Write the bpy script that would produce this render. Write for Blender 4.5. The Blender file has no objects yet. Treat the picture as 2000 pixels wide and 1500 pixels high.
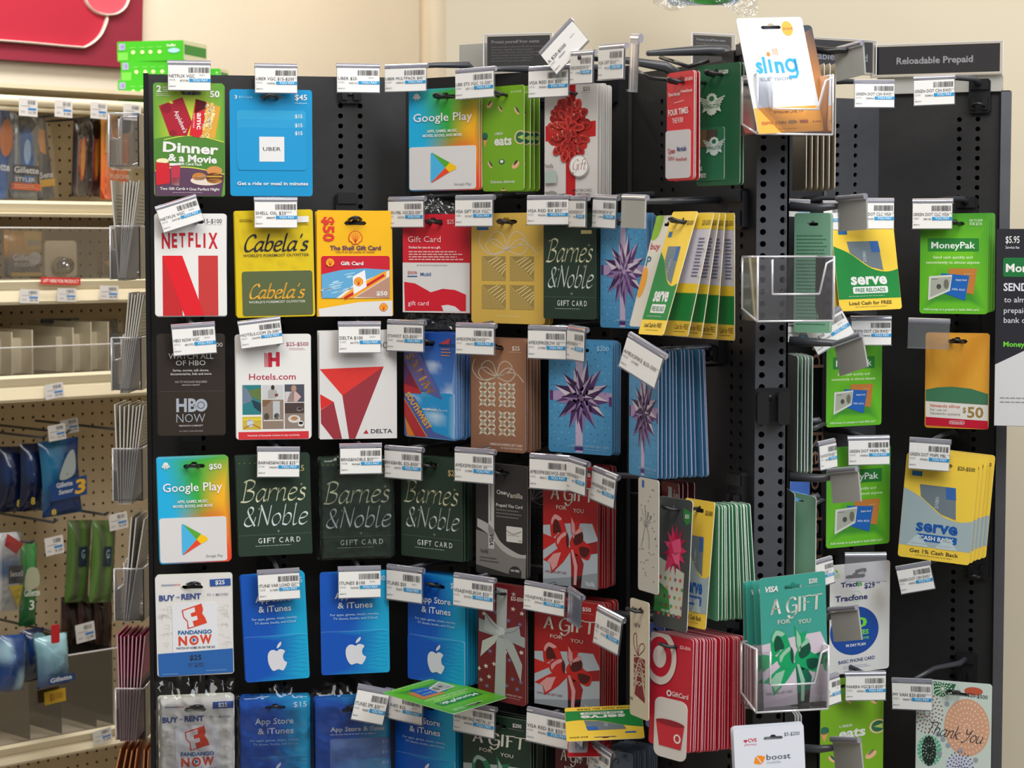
import bpy, math, random
from mathutils import Vector, Matrix
from mathutils.geometry import tessellate_polygon, delaunay_2d_cdt
random.seed(7)
C = bpy.context.scene.collection
D = bpy.data
R = math.radians
# ---------------------------------------------------------------- camera
F = 4200.0; TH = math.atan(275 / F); CAM = Vector((0, 0, 1.5))
cd = D.cameras.new('camera'); cam = D.objects.new('camera', cd); C.objects.link(cam)
cam.location = CAM; cam.rotation_euler = (R(90) - TH, 0, 0)
cd.sensor_width = 36; cd.lens = 36 * F / 2000; cd.clip_start = .05; cd.clip_end = 60
cd.dof.use_dof = True; cd.dof.focus_distance = 2.66; cd.dof.aperture_fstop = 15.0
bpy.context.scene.camera = cam
# ---------------------------------------------------------------- world and lights
W_ = D.worlds.new('store_ambient'); bpy.context.scene.world = W_; W_.use_nodes = True
W_.node_tree.nodes['Background'].inputs[0].default_value = (1.0, .95, .90, 1)
W_.node_tree.nodes['Background'].inputs[1].default_value = .26
def area(name, loc, target, sx, sy, power, col):
    l = D.lights.new(name, 'AREA'); l.shape = 'RECTANGLE'; l.size = sx; l.size_y = sy; l.energy = power; l.color = col
    o = D.objects.new(name, l); C.objects.link(o); o.location = loc
    o.rotation_euler = (Vector(target) - Vector(loc)).to_track_quat('-Z', 'Y').to_euler(); return o
area('ceiling_light_near', (-.05, .85, 3.3), (-.1, 2.7, 1.5), 2.2, 1.2, 61, (1, .965, .91))
area('ceiling_light_right', (1.7, .2, 2.7), (.4, 2.7, 1.3), 1.4, 1.2, 54, (.86, .93, 1))  # cool daylight from the right side, set as an unseen area light
area('ceiling_light_back', (-.75, 3.75, 3.3), (-1.1, 4.6, 1.5), 2.4, .5, 84, (1, .97, .93))
area('ceiling_light_wall', (1.1, 2.0, 3.3), (.9, 3.4, 1.9), 1.2, .5, 17, (1, .97, .92))
vs = bpy.context.scene.view_settings
vs.view_transform = 'Standard'; vs.look = 'None'; vs.exposure = -0.12; vs.gamma = 1.0; vs.use_curve_mapping = False
# ---------------------------------------------------------------- colour and materials
def lin(c): return c / 12.92 if c <= .04045 else ((c + .055) / 1.055) ** 2.4
def hx(s):
    if not isinstance(s, str): return s
    return tuple(lin(int(s[i:i + 2], 16) / 255) for i in (0, 2, 4)) + (1,)
def mix(a, b, t):
    a = hx(a); b = hx(b); t = max(0, min(1, t)); return tuple(a[i] * (1 - t) + b[i] * t for i in range(4))
MT = {}
def mat(name, col='808080', rough=.5, metal=0, noise=0, nscale=40, bump=0, spec=.5, emit=0):
    m = D.materials.new(name); m.use_nodes = True; nt = m.node_tree; b = nt.nodes['Principled BSDF']
    b.inputs['Base Color'].default_value = hx(col); b.inputs['Roughness'].default_value = rough
    b.inputs['Metallic'].default_value = metal; b.inputs['Specular IOR Level'].default_value = spec
    if emit: b.inputs['Emission Color'].default_value = hx(col); b.inputs['Emission Strength'].default_value = emit
    if noise or bump:
        tc = nt.nodes.new('ShaderNodeTexCoord'); n = nt.nodes.new('ShaderNodeTexNoise'); n.inputs['Scale'].default_value = nscale
        n.inputs['Detail'].default_value = 4; nt.links.new(tc.outputs['Object'], n.inputs['Vector'])
        if noise:
            mx = nt.nodes.new('ShaderNodeMixRGB'); mx.blend_type = 'MULTIPLY'; mx.inputs[0].default_value = 1
            mx.inputs[1].default_value = hx(col); r = nt.nodes.new('ShaderNodeMapRange')
            r.inputs['From Min'].default_value = .3; r.inputs['From Max'].default_value = .7
            r.inputs['To Min'].default_value = 1 - noise; r.inputs['To Max'].default_value = 1 + noise * .4
            nt.links.new(n.outputs[0], r.inputs[0]); nt.links.new(r.outputs[0], mx.inputs[2]); nt.links.new(mx.outputs[0], b.inputs['Base Color'])
        if bump:
            bp = nt.nodes.new('ShaderNodeBump'); bp.inputs['Strength'].default_value = bump; bp.inputs['Distance'].default_value = .01
            nt.links.new(n.outputs[0], bp.inputs['Height']); nt.links.new(bp.outputs[0], b.inputs['Normal'])
    MT[name] = m; return m
def matcol(name, rough=.4, spec=.5, coat=0, grain=0):
    m = D.materials.new(name); m.use_nodes = True; nt = m.node_tree; b = nt.nodes['Principled BSDF']
    a = nt.nodes.new('ShaderNodeAttribute'); a.attribute_name = 'Col'; nt.links.new(a.outputs['Color'], b.inputs['Base Color'])
    b.inputs['Roughness'].default_value = rough; b.inputs['Specular IOR Level'].default_value = spec
    b.inputs['Coat Weight'].default_value = coat; b.inputs['Coat Roughness'].default_value = .08
    if grain:
        tc = nt.nodes.new('ShaderNodeTexCoord'); n = nt.nodes.new('ShaderNodeTexNoise'); n.inputs['Scale'].default_value = 14
        nt.links.new(tc.outputs['Object'], n.inputs['Vector']); bp = nt.nodes.new('ShaderNodeBump'); bp.inputs['Strength'].default_value = grain
        bp.inputs['Distance'].default_value = .004; nt.links.new(n.outputs[0], bp.inputs['Height'])
        nt.links.new(bp.outputs[0], b.inputs['Normal']); 
        if coat: nt.links.new(bp.outputs[0], b.inputs['Coat Normal'])
    MT[name] = m; return m
def clear(name, tint='f4f4f6', refl=.10, rough=.08, bump=0, bscale=60, haze=0.0, hcol='dcdce4'):
    m = D.materials.new(name); m.use_nodes = True; nt = m.node_tree; nt.nodes.clear()
    out = nt.nodes.new('ShaderNodeOutputMaterial'); tr = nt.nodes.new('ShaderNodeBsdfTransparent'); gl = nt.nodes.new('ShaderNodeBsdfGlossy')
    tr.inputs[0].default_value = hx(tint); gl.inputs['Roughness'].default_value = rough; gl.inputs[0].default_value = (1, 1, 1, 1)
    fr = nt.nodes.new('ShaderNodeFresnel'); fr.inputs[0].default_value = 1.45
    ma = nt.nodes.new('ShaderNodeMath'); ma.operation = 'ADD'; ma.use_clamp = True; ma.inputs[1].default_value = refl - .04
    nt.links.new(fr.outputs[0], ma.inputs[0]); ms = nt.nodes.new('ShaderNodeMixShader')
    nt.links.new(ma.outputs[0], ms.inputs[0]); nt.links.new(tr.outputs[0], ms.inputs[1]); nt.links.new(gl.outputs[0], ms.inputs[2])
    last = ms
    if haze:
        df = nt.nodes.new('ShaderNodeBsdfDiffuse'); df.inputs[0].default_value = hx(hcol); m2 = nt.nodes.new('ShaderNodeMixShader')
        m2.inputs[0].default_value = haze; nt.links.new(ms.outputs[0], m2.inputs[1]); nt.links.new(df.outputs[0], m2.inputs[2]); last = m2
    nt.links.new(last.outputs[0], out.inputs[0])
    if bump:
        tc = nt.nodes.new('ShaderNodeTexCoord'); n = nt.nodes.new('ShaderNodeTexNoise'); n.inputs['Scale'].default_value = bscale
        nt.links.new(tc.outputs['Object'], n.inputs['Vector']); bp = nt.nodes.new('ShaderNodeBump'); bp.inputs['Strength'].default_value = bump
        bp.inputs['Distance'].default_value = .02
        nt.links.new(n.outputs[0], bp.inputs['Height']); nt.links.new(bp.outputs[0], gl.inputs['Normal']); nt.links.new(bp.outputs[0], fr.inputs['Normal'])
    MT[name] = m; return m
mat('black_metal', '1d1c1d', .5, 0, .15, 60, .03); mat('hole_shade', '060606', .9, spec=.1)
mat('frame_metal', '4a4a4e', .4, .3, .1, 30); mat('post_metal', '45464b', .5, .2, .08, 80, .02)
mat('black_plastic', '17171a', .32); mat('arm_plastic', '3c3d42', .3); mat('wire', '1d1d20', .28)
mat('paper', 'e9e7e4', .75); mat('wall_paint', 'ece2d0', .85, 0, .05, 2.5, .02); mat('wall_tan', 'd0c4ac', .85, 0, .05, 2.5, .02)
mat('cream_metal', 'd6cbb0', .35, 0, .04, 5); mat('cream_board', 'cdbc9e', .8, 0, .12, 8); mat('floor_tile', 'b8b0a2', .4, 0, .1, 4)
mat('bright_edge', 'e6e8ec', .15); mat('strip_dark', '85858e', .3); mat('red_sign', 'b31a36', .7); mat('crimson_sign', '8e1f38', .7)
mat('sign_white', 'f0e6da', .6); mat('pink_sign', 'cc5264', .7); mat('bronze', 'a07868', .4, .4); mat('chrome', 'd8d8d8', .12, 1)
matcol('print', .38, .4); matcol('gloss_print', .22, .5, .35); matcol('foil_print', .28, .6, .6, .25)
clear('clear_plastic', 'f6f6f8', .10, .1); clear('clear_tag', 'f2f2f6', .07, .15, haze=.10); clear('film', 'fcfcfc', .045, .06, .3, 30)
clear('film_crumple', 'f2f2f2', .10, .12, .5, 90, .03); clear('acrylic_highlight', 'e8e8ee', .35, .15, haze=.45, hcol='f0f0f6')  # last one: whitish haze paints the highlights along acrylic edges
clear('grey_tag', 'd8d8d6', .08, .2, haze=.5, hcol='cfcfca'); clear('tag_lip', 'dedee6', .2, .12, haze=.35, hcol='c0becc')
# ---------------------------------------------------------------- mesh helper
class MB:
    def __init__(s): s.v = []; s.f = []; s.c = []; s.m = []; s.mi = 0
    def add(s, vs, fs, col=None):
        n = len(s.v); s.v += [tuple(x) for x in vs]; s.f += [tuple(n + i for i in f) for f in fs]; s.m += [s.mi] * len(fs)
        if callable(col): s.c += [col(x) for x in vs]
        else: s.c += [hx(col) if col else (1, 1, 1, 1)] * len(vs)
    def box(s, x0, x1, y0, y1, z0, z1, col=None, M=None):
        vs = [(x, y, z) for x in (x0, x1) for y in (y0, y1) for z in (z0, z1)]
        if M: vs = [M @ Vector(v) for v in vs]
        s.add(vs, [(0, 1, 3, 2), (4, 6, 7, 5), (0, 4, 5, 1), (2, 3, 7, 6), (0, 2, 6, 4), (1, 5, 7, 3)], col)
    def bbox(s, x0, x1, y0, y1, z0, z1, b=.002, col=None, M=None):
        # box with chamfered vertical+horizontal front edges (octagonal prism along y)
        pr = [(x0 + b, z0), (x1 - b, z0), (x1, z0 + b), (x1, z1 - b), (x1 - b, z1), (x0 + b, z1), (x0, z1 - b), (x0, z0 + b)]
        s.prism(pr, y0, y1, col, M)
    def prism(s, pts, y0, y1, col=None, M=None):
        n = len(pts); vs = [(p[0], y0, p[1]) for p in pts] + [(p[0], y1, p[1]) for p in pts]
        if M: vs = [M @ Vector(v) for v in vs]
        tri = tessellate_polygon([[Vector((p[0], p[1], 0)) for p in pts]])
        fs = [tuple(t) for t in tri] + [tuple(n + i for i in t[::-1]) for t in tri] + [(i, (i + 1) % n, n + (i + 1) % n, n + i) for i in range(n)]
        s.add(vs, fs, col)
    def tube(s, pts, r, n=8, col=None, flat=1.0, closed=False):
        pts = [Vector(p) for p in pts]; k = len(pts); vs = []; up = Vector((0, 0, 1))
        for i, p in enumerate(pts):
            a = pts[i - 1] if (i or closed) else p; b = pts[(i + 1) % k] if (i < k - 1 or closed) else p
            t = (b - a).normalized(); u = t.cross(up)
            if u.length < .05: u = t.cross(Vector((1, 0, 0)))
            u.normalize(); w = u.cross(t); rr = r[i] if isinstance(r, (list, tuple)) else r
            for j in range(n):
                q = 2 * math.pi * j / n; vs.append(p + u * math.cos(q) * rr + w * math.sin(q) * rr * flat)
        fs = []
        for i in range(k if closed else k - 1):
            for j in range(n):
                a = i * n + j; b = i * n + (j + 1) % n; c = ((i + 1) % k) * n + (j + 1) % n; d = ((i + 1) % k) * n + j; fs.append((a, b, c, d))
        if not closed: fs += [tuple(range(n))[::-1], tuple((k - 1) * n + j for j in range(n))]
        s.add(vs, fs, col)
    def mesh(s, name, mats, smooth=False):
        me = D.meshes.new(name); me.from_pydata(s.v, [], s.f); 
        for m in (mats if isinstance(mats, (list, tuple)) else [mats]): me.materials.append(MT[m] if isinstance(m, str) else m)
        if any(s.m): me.polygons.foreach_set('material_index', s.m)
        at = me.color_attributes.new('Col', 'FLOAT_COLOR', 'POINT'); at.data.foreach_set('color', [x for c in s.c for x in c])
        if smooth: me.polygons.foreach_set('use_smooth', [True] * len(me.polygons))
        me.update(); return me
    def obj(s, name, mats, parent=None, smooth=False, M=None):
        return link(name, s.mesh(name, mats, smooth), parent, M)
def link(name, me, parent=None, M=None, scale=None):
    o = D.objects.new(name, me); C.objects.link(o)
    if M is not None: o.matrix_world = M
    if parent: o.parent = parent
    if scale: o.scale = scale
    return o
def tag(o, label, cat, group=None, kind=None):
    if label: o['label'] = label
    if cat: o['category'] = cat
    if group: o['group'] = group
    if kind: o['kind'] = kind
    return o
def thing(name, label, cat, M=None, group=None):
    o = D.objects.new(name, None); o.empty_display_size = .02; C.objects.link(o)
    if M is not None: o.matrix_world = M
    return tag(o, label, cat, group)
# ---------------------------------------------------------------- pixel -> world (only to take measurements from the photo)
def ray(px, py):
    x = (px - 1000) / F; y = -(py - 750) / F
    return Vector((x, math.cos(TH) + y * math.sin(TH), -math.sin(TH) + y * math.cos(TH)))
def atY(px, py, Y): d = ray(px, py); return CAM + d * (Y / d.y)
def hit(px, py, p0, n): d = ray(px, py); return CAM + d * ((p0 - CAM).dot(n) / d.dot(n))
class Panel:
    def __init__(s, x, y, psi): s.p = Vector((x, y, 1.5)); s.psi = psi; s.n = Vector((math.sin(psi), -math.cos(psi), 0)); s.u = Vector((math.cos(psi), math.sin(psi), 0))
    def at(s, px, py, off=0): return hit(px, py, s.p + s.n * off, s.n)
    def dist(s, w): return (w - s.p).dot(s.n)
    def M(s, w): return Matrix.Translation(w) @ Matrix.Rotation(s.psi, 4, 'Z')
def seg(a, b): return Panel(a[0], a[1], math.atan2(b[1] - a[1], b[0] - a[0]))
A0, A1 = (-.4554, 2.694), (-.131, 2.7515); B1 = (.139, 2.540); C1 = (.2595, 2.29)
E0, E1 = (.409, 2.825), (.487, 2.87); F1 = (.645, 2.806); D0 = (.292, 2.29)
PA = seg(A0, A1); PB = seg(A1, B1); PC = seg(B1, C1); PP = seg(C1, D0); PD = seg((.292, 2.29), (.30, 2.78)); PE = seg(E0, E1); PF = seg(E1, F1)
PG = Panel(.300, 2.78, math.atan2(.02, .085))
P = dict(A=PA, B=PB, C=PC, P=PP, D=PD, E=PE, F=PF, G=PG)
ZT = 1.5 + .2098
# ---------------------------------------------------------------- pegboard panels with real holes
def pegpanel(name, a, b, ztop, cols, label, zb=.22, zlo=.82, par=None, m='black_metal', gap=.0127, r=.0033, ztrim=0):
    a = Vector((a[0], a[1], 0)); b = Vector((b[0], b[1], 0)); L = (b - a).length; psi = math.atan2(b.y - a.y, b.x - a.x)
    M = Matrix.Translation(a) @ Matrix.Rotation(psi, 4, 'Z'); mb = MB(); g = gap
    n = int((ztop - ztrim - .03 - zlo) / g); z0 = ztop - ztrim - .03 - n * g; xs = [0]; cols = sorted(cols)
    for c in cols:
        l, rr = c - g / 2, c + g / 2
        mb.add([(xs[-1], 0, z0), (l, 0, z0), (l, 0, z0 + n * g), (xs[-1], 0, z0 + n * g)], [(0, 1, 2, 3)]); xs.append(rr)
        for k in range(n):
            z = z0 + k * g; h = g / 2; zc = z + h; out = [(c - h, z), (c, z), (c + h, z), (c + h, zc), (c + h, z + g), (c, z + g), (c - h, z + g), (c - h, zc)]
            inn = [(c + r * math.cos(R(225 + 45 * i)), zc + r * math.sin(R(225 + 45 * i))) for i in range(8)]
            mb.add([(x, 0, y) for x, y in out] + [(x, 0, y) for x, y in inn] + [(x, .003, y) for x, y in inn],
                   [(i, (i + 1) % 8, 8 + (i + 1) % 8, 8 + i) for i in range(8)] + [(8 + i, 8 + (i + 1) % 8, 16 + (i + 1) % 8, 16 + i) for i in range(8)])
    mb.add([(xs[-1], 0, z0), (L, 0, z0), (L, 0, z0 + n * g), (xs[-1], 0, z0 + n * g)], [(0, 1, 2, 3)])
    mb.add([(0, 0, z0 + n * g), (L, 0, z0 + n * g), (L, 0, ztop), (0, 0, ztop)], [(0, 1, 2, 3)])
    mb.add([(0, 0, zb), (L, 0, zb), (L, 0, z0), (0, 0, z0)], [(0, 1, 2, 3)])
    mb.box(0, L, .003, .012, ztop - .004, ztop); mb.mi = 1
    mb.box(0, L, .009, .014, zb, ztop - .004)  # near-black sheet, paints the shade of the interior behind the holes
    return mb.obj(name, [m, 'hole_shade'], par, M=M)
def cols_of(a, b, pxs, py):
    pn = seg(a, b); return [(pn.at(px, py) - Vector((a[0], a[1], 1.5))).dot(pn.u) for px in pxs]
stand = thing('gift_card_display', 'tall black multi-panel pegboard display stand holding all the hanging gift cards', 'display stand', Matrix.Translation((0, 2.6, 0)))
def sc(o): o.matrix_parent_inverse = stand.matrix_world.inverted(); return o
bpy.context.view_layer.update()
def pp(*a, **k): o = pegpanel(*a, **k); mw = o.matrix_world.copy(); o.parent = stand; o.matrix_parent_inverse = Matrix.Translation((0, -2.6, 0)); return o
pp('pegboard_panel', A0, A1, ZT, cols_of(A0, A1, [355, 394, 512, 551, 667, 705], 600), '')
pp('pegboard_panel', A1, B1, ZT - .002, cols_of(A1, B1, [880, 912, 1013, 1047, 1150, 1180], 500), '')
pp('pegboard_panel', B1, C1, ZT - .012, cols_of(B1, C1, [1290, 1312, 1428, 1446], 800), '')
pp('pegboard_panel', E0, E1, ZT - .02, cols_of(E0, E1, [1636, 1671], 300), '', m='post_metal')
pp('pegboard_panel', E1, F1, ZT - .012, cols_of(E1, F1, [1873, 1909], 300), '')
pp('front_post', C1, D0, ZT - .06, cols_of(C1, D0, [1489, 1528], 600), '', m='post_metal', r=.0034)
def sb(name, m, fn, smooth=False):
    mb = MB(); fn(mb); o = mb.obj(name, m, stand, smooth); o.matrix_parent_inverse = Matrix.Translation((0, -2.6, 0)); return o
def wallbar(mb, a, b, z0, z1, t0=-.0, t1=.02, e0=0, e1=0):
    pn = seg(a, b); L = math.hypot(b[0] - a[0], b[1] - a[1]); M = Matrix.Translation((a[0], a[1], 0)) @ Matrix.Rotation(pn.psi, 4, 'Z')
    mb.box(-e0, L + e1, t0, t1, z0, z1, None, M)
sb('side_rail', 'black_plastic', lambda m: m.box(-.4580, -.4525, 2.690, 2.72, .2, ZT + .001))
sb('side_rail', 'frame_metal', lambda m: m.box(F1[0] - .0125, F1[0] + .001, 2.798, 2.822, .2, ZT - .014))
sb('post_side', 'black_metal', lambda m: wallbar(m, D0, (.300, 2.775), .2, ZT - .06, -.0, .003))
sb('corner_seam', 'black_plastic', lambda m: [m.box(A1[0] - .0025, A1[0] + .0025, A1[1] - .003, A1[1] + .004, .2, ZT), m.box(B1[0] - .003, B1[0] + .003, B1[1] - .003, B1[1] + .004, .2, ZT - .01)])
sb('edge_strip', 'post_metal', lambda m: m.box(.4065, .4100, 2.812, 2.83, .2, ZT - .02))
sb('plinth', 'black_plastic', lambda m: m.prism([(-.455, 2.68), (-.131, 2.74), (.139, 2.53), (.2595, 2.27), (.30, 2.27), (.39, 2.78), (.487, 2.86), (.66, 2.80), (.66, 3.0), (-.455, 3.0)], -.22, -.0, None, Matrix(((1, 0, 0, 0), (0, 0, 1, 0), (0, -1, 0, 0), (0, 0, 0, 1)))))
# banner panel with vertical writing between the post and the right alcove
def banner(m): wallbar(m, (.298, 2.776), (.408, 2.815), .2, ZT - .06, 0, .006)
sb('banner_panel', 'black_plastic', banner)
# ---------------------------------------------------------------- setting: floor and walls
def struct(name, mb, m): o = mb.obj(name, m); o['kind'] = 'structure'; return o
fl = MB(); fl.box(-5, 4, -2, 8, -.05, 0); struct('floor', fl, 'floor_tile')
def wall(name, p0, p1, h, m, t=.08):
    w = MB(); wallbar(w, p0, p1, 0, h, 0, t); return struct(name, w, m)
cx = Vector(ray(872, 475)); WY = 3.25; wx = cx.x * WY / cx.y
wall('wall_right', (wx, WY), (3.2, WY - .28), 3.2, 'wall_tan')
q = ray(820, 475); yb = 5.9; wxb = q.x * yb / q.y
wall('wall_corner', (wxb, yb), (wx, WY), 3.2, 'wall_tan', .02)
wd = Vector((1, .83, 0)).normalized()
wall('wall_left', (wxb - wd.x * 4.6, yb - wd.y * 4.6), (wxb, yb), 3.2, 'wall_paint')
# ---------------------------------------------------------------- lettering: built-in font for print, pen strokes for script
_fc = {}
def glyphs(s, bold=0):
    k = (s, bold)
    if k not in _fc:
        cu = D.curves.new('lettering', 'FONT'); cu.body = s; cu.resolution_u = 2; cu.offset = min(bold, 4.5) * .0075; cu.size = 1
        o = D.objects.new('lettering', cu); me = D.meshes.new_from_object(o)
        vs = [(v.co.x, v.co.y) for v in me.vertices]; fs = [tuple(p.vertices) for p in me.polygons]
        D.meshes.remove(me); D.objects.remove(o); D.curves.remove(cu)
        x0 = min(v[0] for v in vs); x1 = max(v[0] for v in vs); _fc[k] = (vs, fs, x0, x1)
    return _fc[k]
def capheight():
    v = glyphs('H')[0]; return max(p[1] for p in v)
CAPH = capheight()
def cat(pts, n=6, closed=False):
    k = len(pts)
    if k < 3: return list(pts)
    out = []
    for i in range(k if closed else k - 1):
        p0 = pts[(i - 1) % k] if (closed or i) else pts[0]; p1 = pts[i]; p2 = pts[(i + 1) % k]; p3 = pts[(i + 2) % k] if (closed or i < k - 2) else pts[-1]
        for j in range(n):
            t = j / n; out.append(tuple(.5 * (2 * p1[d] + (p2[d] - p0[d]) * t + (2 * p0[d] - 5 * p1[d] + 4 * p2[d] - p3[d]) * t * t + (3 * p1[d] - p0[d] - 3 * p2[d] + p3[d]) * t ** 3) for d in (0, 1)))
    if not closed: out.append(pts[-1])
    return out
nn = [(.1, .55), (.4, .98), (.68, .9), (.68, .3), (.72, .02), (.92, .1)]
G = {
 'a': (1., [[(.75, .85), (.45, 1), (.1, .6), (.1, .15), (.35, 0), (.7, .45)], [(.8, 1), (.72, .3), (.78, .02), (.98, .12)]]),
 'r': (.75, [[(.1, 1), (.12, .5), (.1, 0)], [(.12, .55), (.35, .95), (.65, 1), (.7, .85)]]),
 'n': (.95, [[(.1, 1), (.1, 0)], nn]), 'h': (.95, [[(.12, 1.75), (.12, 0)], nn]),
 'm': (1.4, [[(.1, 1), (.1, 0)], [(.1, .55), (.35, .98), (.6, .9), (.6, 0)], [(.6, .55), (.85, .98), (1.1, .9), (1.1, .3), (1.15, .02), (1.35, .1)]]),
 'e': (.9, [[(.12, .5), (.45, .55), (.75, .75), (.6, .98), (.3, .95), (.1, .5), (.2, .08), (.5, 0), (.8, .2)]]),
 's': (.75, [[(.6, .84), (.4, .97), (.18, .85), (.25, .6), (.55, .42), (.6, .15), (.35, 0), (.05, .1)]]),
 'o': (.9, [[(.45, 1), (.15, .8), (.08, .4), (.3, .02), (.6, .1), (.78, .5), (.65, .9), (.45, 1)]]),
 'b': (.9, [[(.12, 1.75), (.12, .1)], [(.12, .6), (.4, .98), (.72, .85), (.75, .4), (.5, .02), (.12, .1)]]),
 'l': (.5, [[(.12, 1.8), (.12, .15), (.3, 0), (.45, .1)]]), 'i': (.45, [[(.12, 1), (.12, .1), (.3, .02)], [(.1, 1.35), (.14, 1.42)]]),
 'f': (.65, [[(.75, 1.65), (.5, 1.75), (.32, 1.5), (.3, 0)], [(.05, .95), (.6, .95)]]),
 't': (.6, [[(.3, 1.4), (.28, .15), (.45, 0), (.6, .1)], [(.05, .95), (.55, .95)]]),
 'k': (.9, [[(.12, 1.75), (.12, 0)], [(.7, 1), (.15, .5)], [(.25, .55), (.6, .05), (.85, .1)]]),
 'u': (1., [[(.1, 1), (.1, .3), (.35, 0), (.7, .4)], [(.75, 1), (.72, .2), (.95, .08)]]),
 'v': (.9, [[(.05, 1), (.4, 0)], [(.4, 0), (.8, 1)]]), "'": (.35, [[(.15, 1.7), (.1, 1.35)]]), ' ': (.5, []),
 'p': (.9, [[(.12, 1), (.12, -.7)], [(.12, .6), (.4, .98), (.72, .85), (.75, .4), (.5, .02), (.12, .1)]]),
 'y': (.9, [[(.1, 1), (.4, .1)], [(.8, 1), (.4, -.2), (0, -.7)]]), 'c': (.8, [[(.7, .8), (.45, 1), (.12, .6), (.2, .1), (.5, 0), (.75, .2)]]),
 'B': (1.15, [[(.15, 1.7), (.15, 0)], [(-.05, 1.6), (.4, 1.75), (.85, 1.55), (.75, 1.1), (.3, .92)], [(.3, .92), (.9, .75), (.9, .25), (.5, 0), (-.05, .02)]]),
 'N': (1.15, [[(.1, 0), (.15, 1.6)], [(.05, 1.7), (.15, 1.6), (.9, .05)], [(.9, .05), (.95, 1.7)]]),
 '&': (1.2, [[(.95, .75), (.85, .2), (.45, 0), (.1, .2), (.15, .6), (.6, 1.05), (.65, 1.45), (.4, 1.6), (.2, 1.35), (.45, .8), (1.0, .0)]]),
 'C': (1.05, [[(.95, 1.35), (.7, 1.7), (.25, 1.4), (.08, .7), (.25, .1), (.6, 0), (1.0, .3)]]),
 'T': (1.1, [[(0, 1.6), (1.1, 1.7)], [(.55, 1.65), (.5, 0)]]), 'Y': (1., [[(.05, 1.6), (.25, 1.0), (.55, 1.0), (.85, 1.6)], [(.85, 1.6), (.6, .3), (.2, -.3), (0, -.1)]]),
 'A': (1., [[(.0, 0), (.45, 1.7)], [(.45, 1.7), (.85, 0)], [(.15, .6), (.75, .6)]]),
 'G': (1.15, [[(.95, 1.35), (.7, 1.7), (.25, 1.4), (.08, .7), (.25, .1), (.6, 0), (.95, .2)], [(.6, .75), (1.0, .75), (.95, -.2), (.5, -.65), (.2, -.3)]]),
 'I': (.5, [[(.2, 1.7), (.2, 0)]]), 'F': (.9, [[(.2, 1.7), (.2, 0)], [(.0, 1.6), (.85, 1.7)], [(.2, .95), (.65, .95)]]),
 'V': (.9, [[(.05, 1.7), (.4, 0)], [(.4, 0), (.8, 1.7)]]), 'D': (1., [[(.15, 1.7), (.15, 0)], [(-.05, 1.7), (.8, 1.5), (.85, .4), (.4, 0), (0, 0)]]),
}
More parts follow.
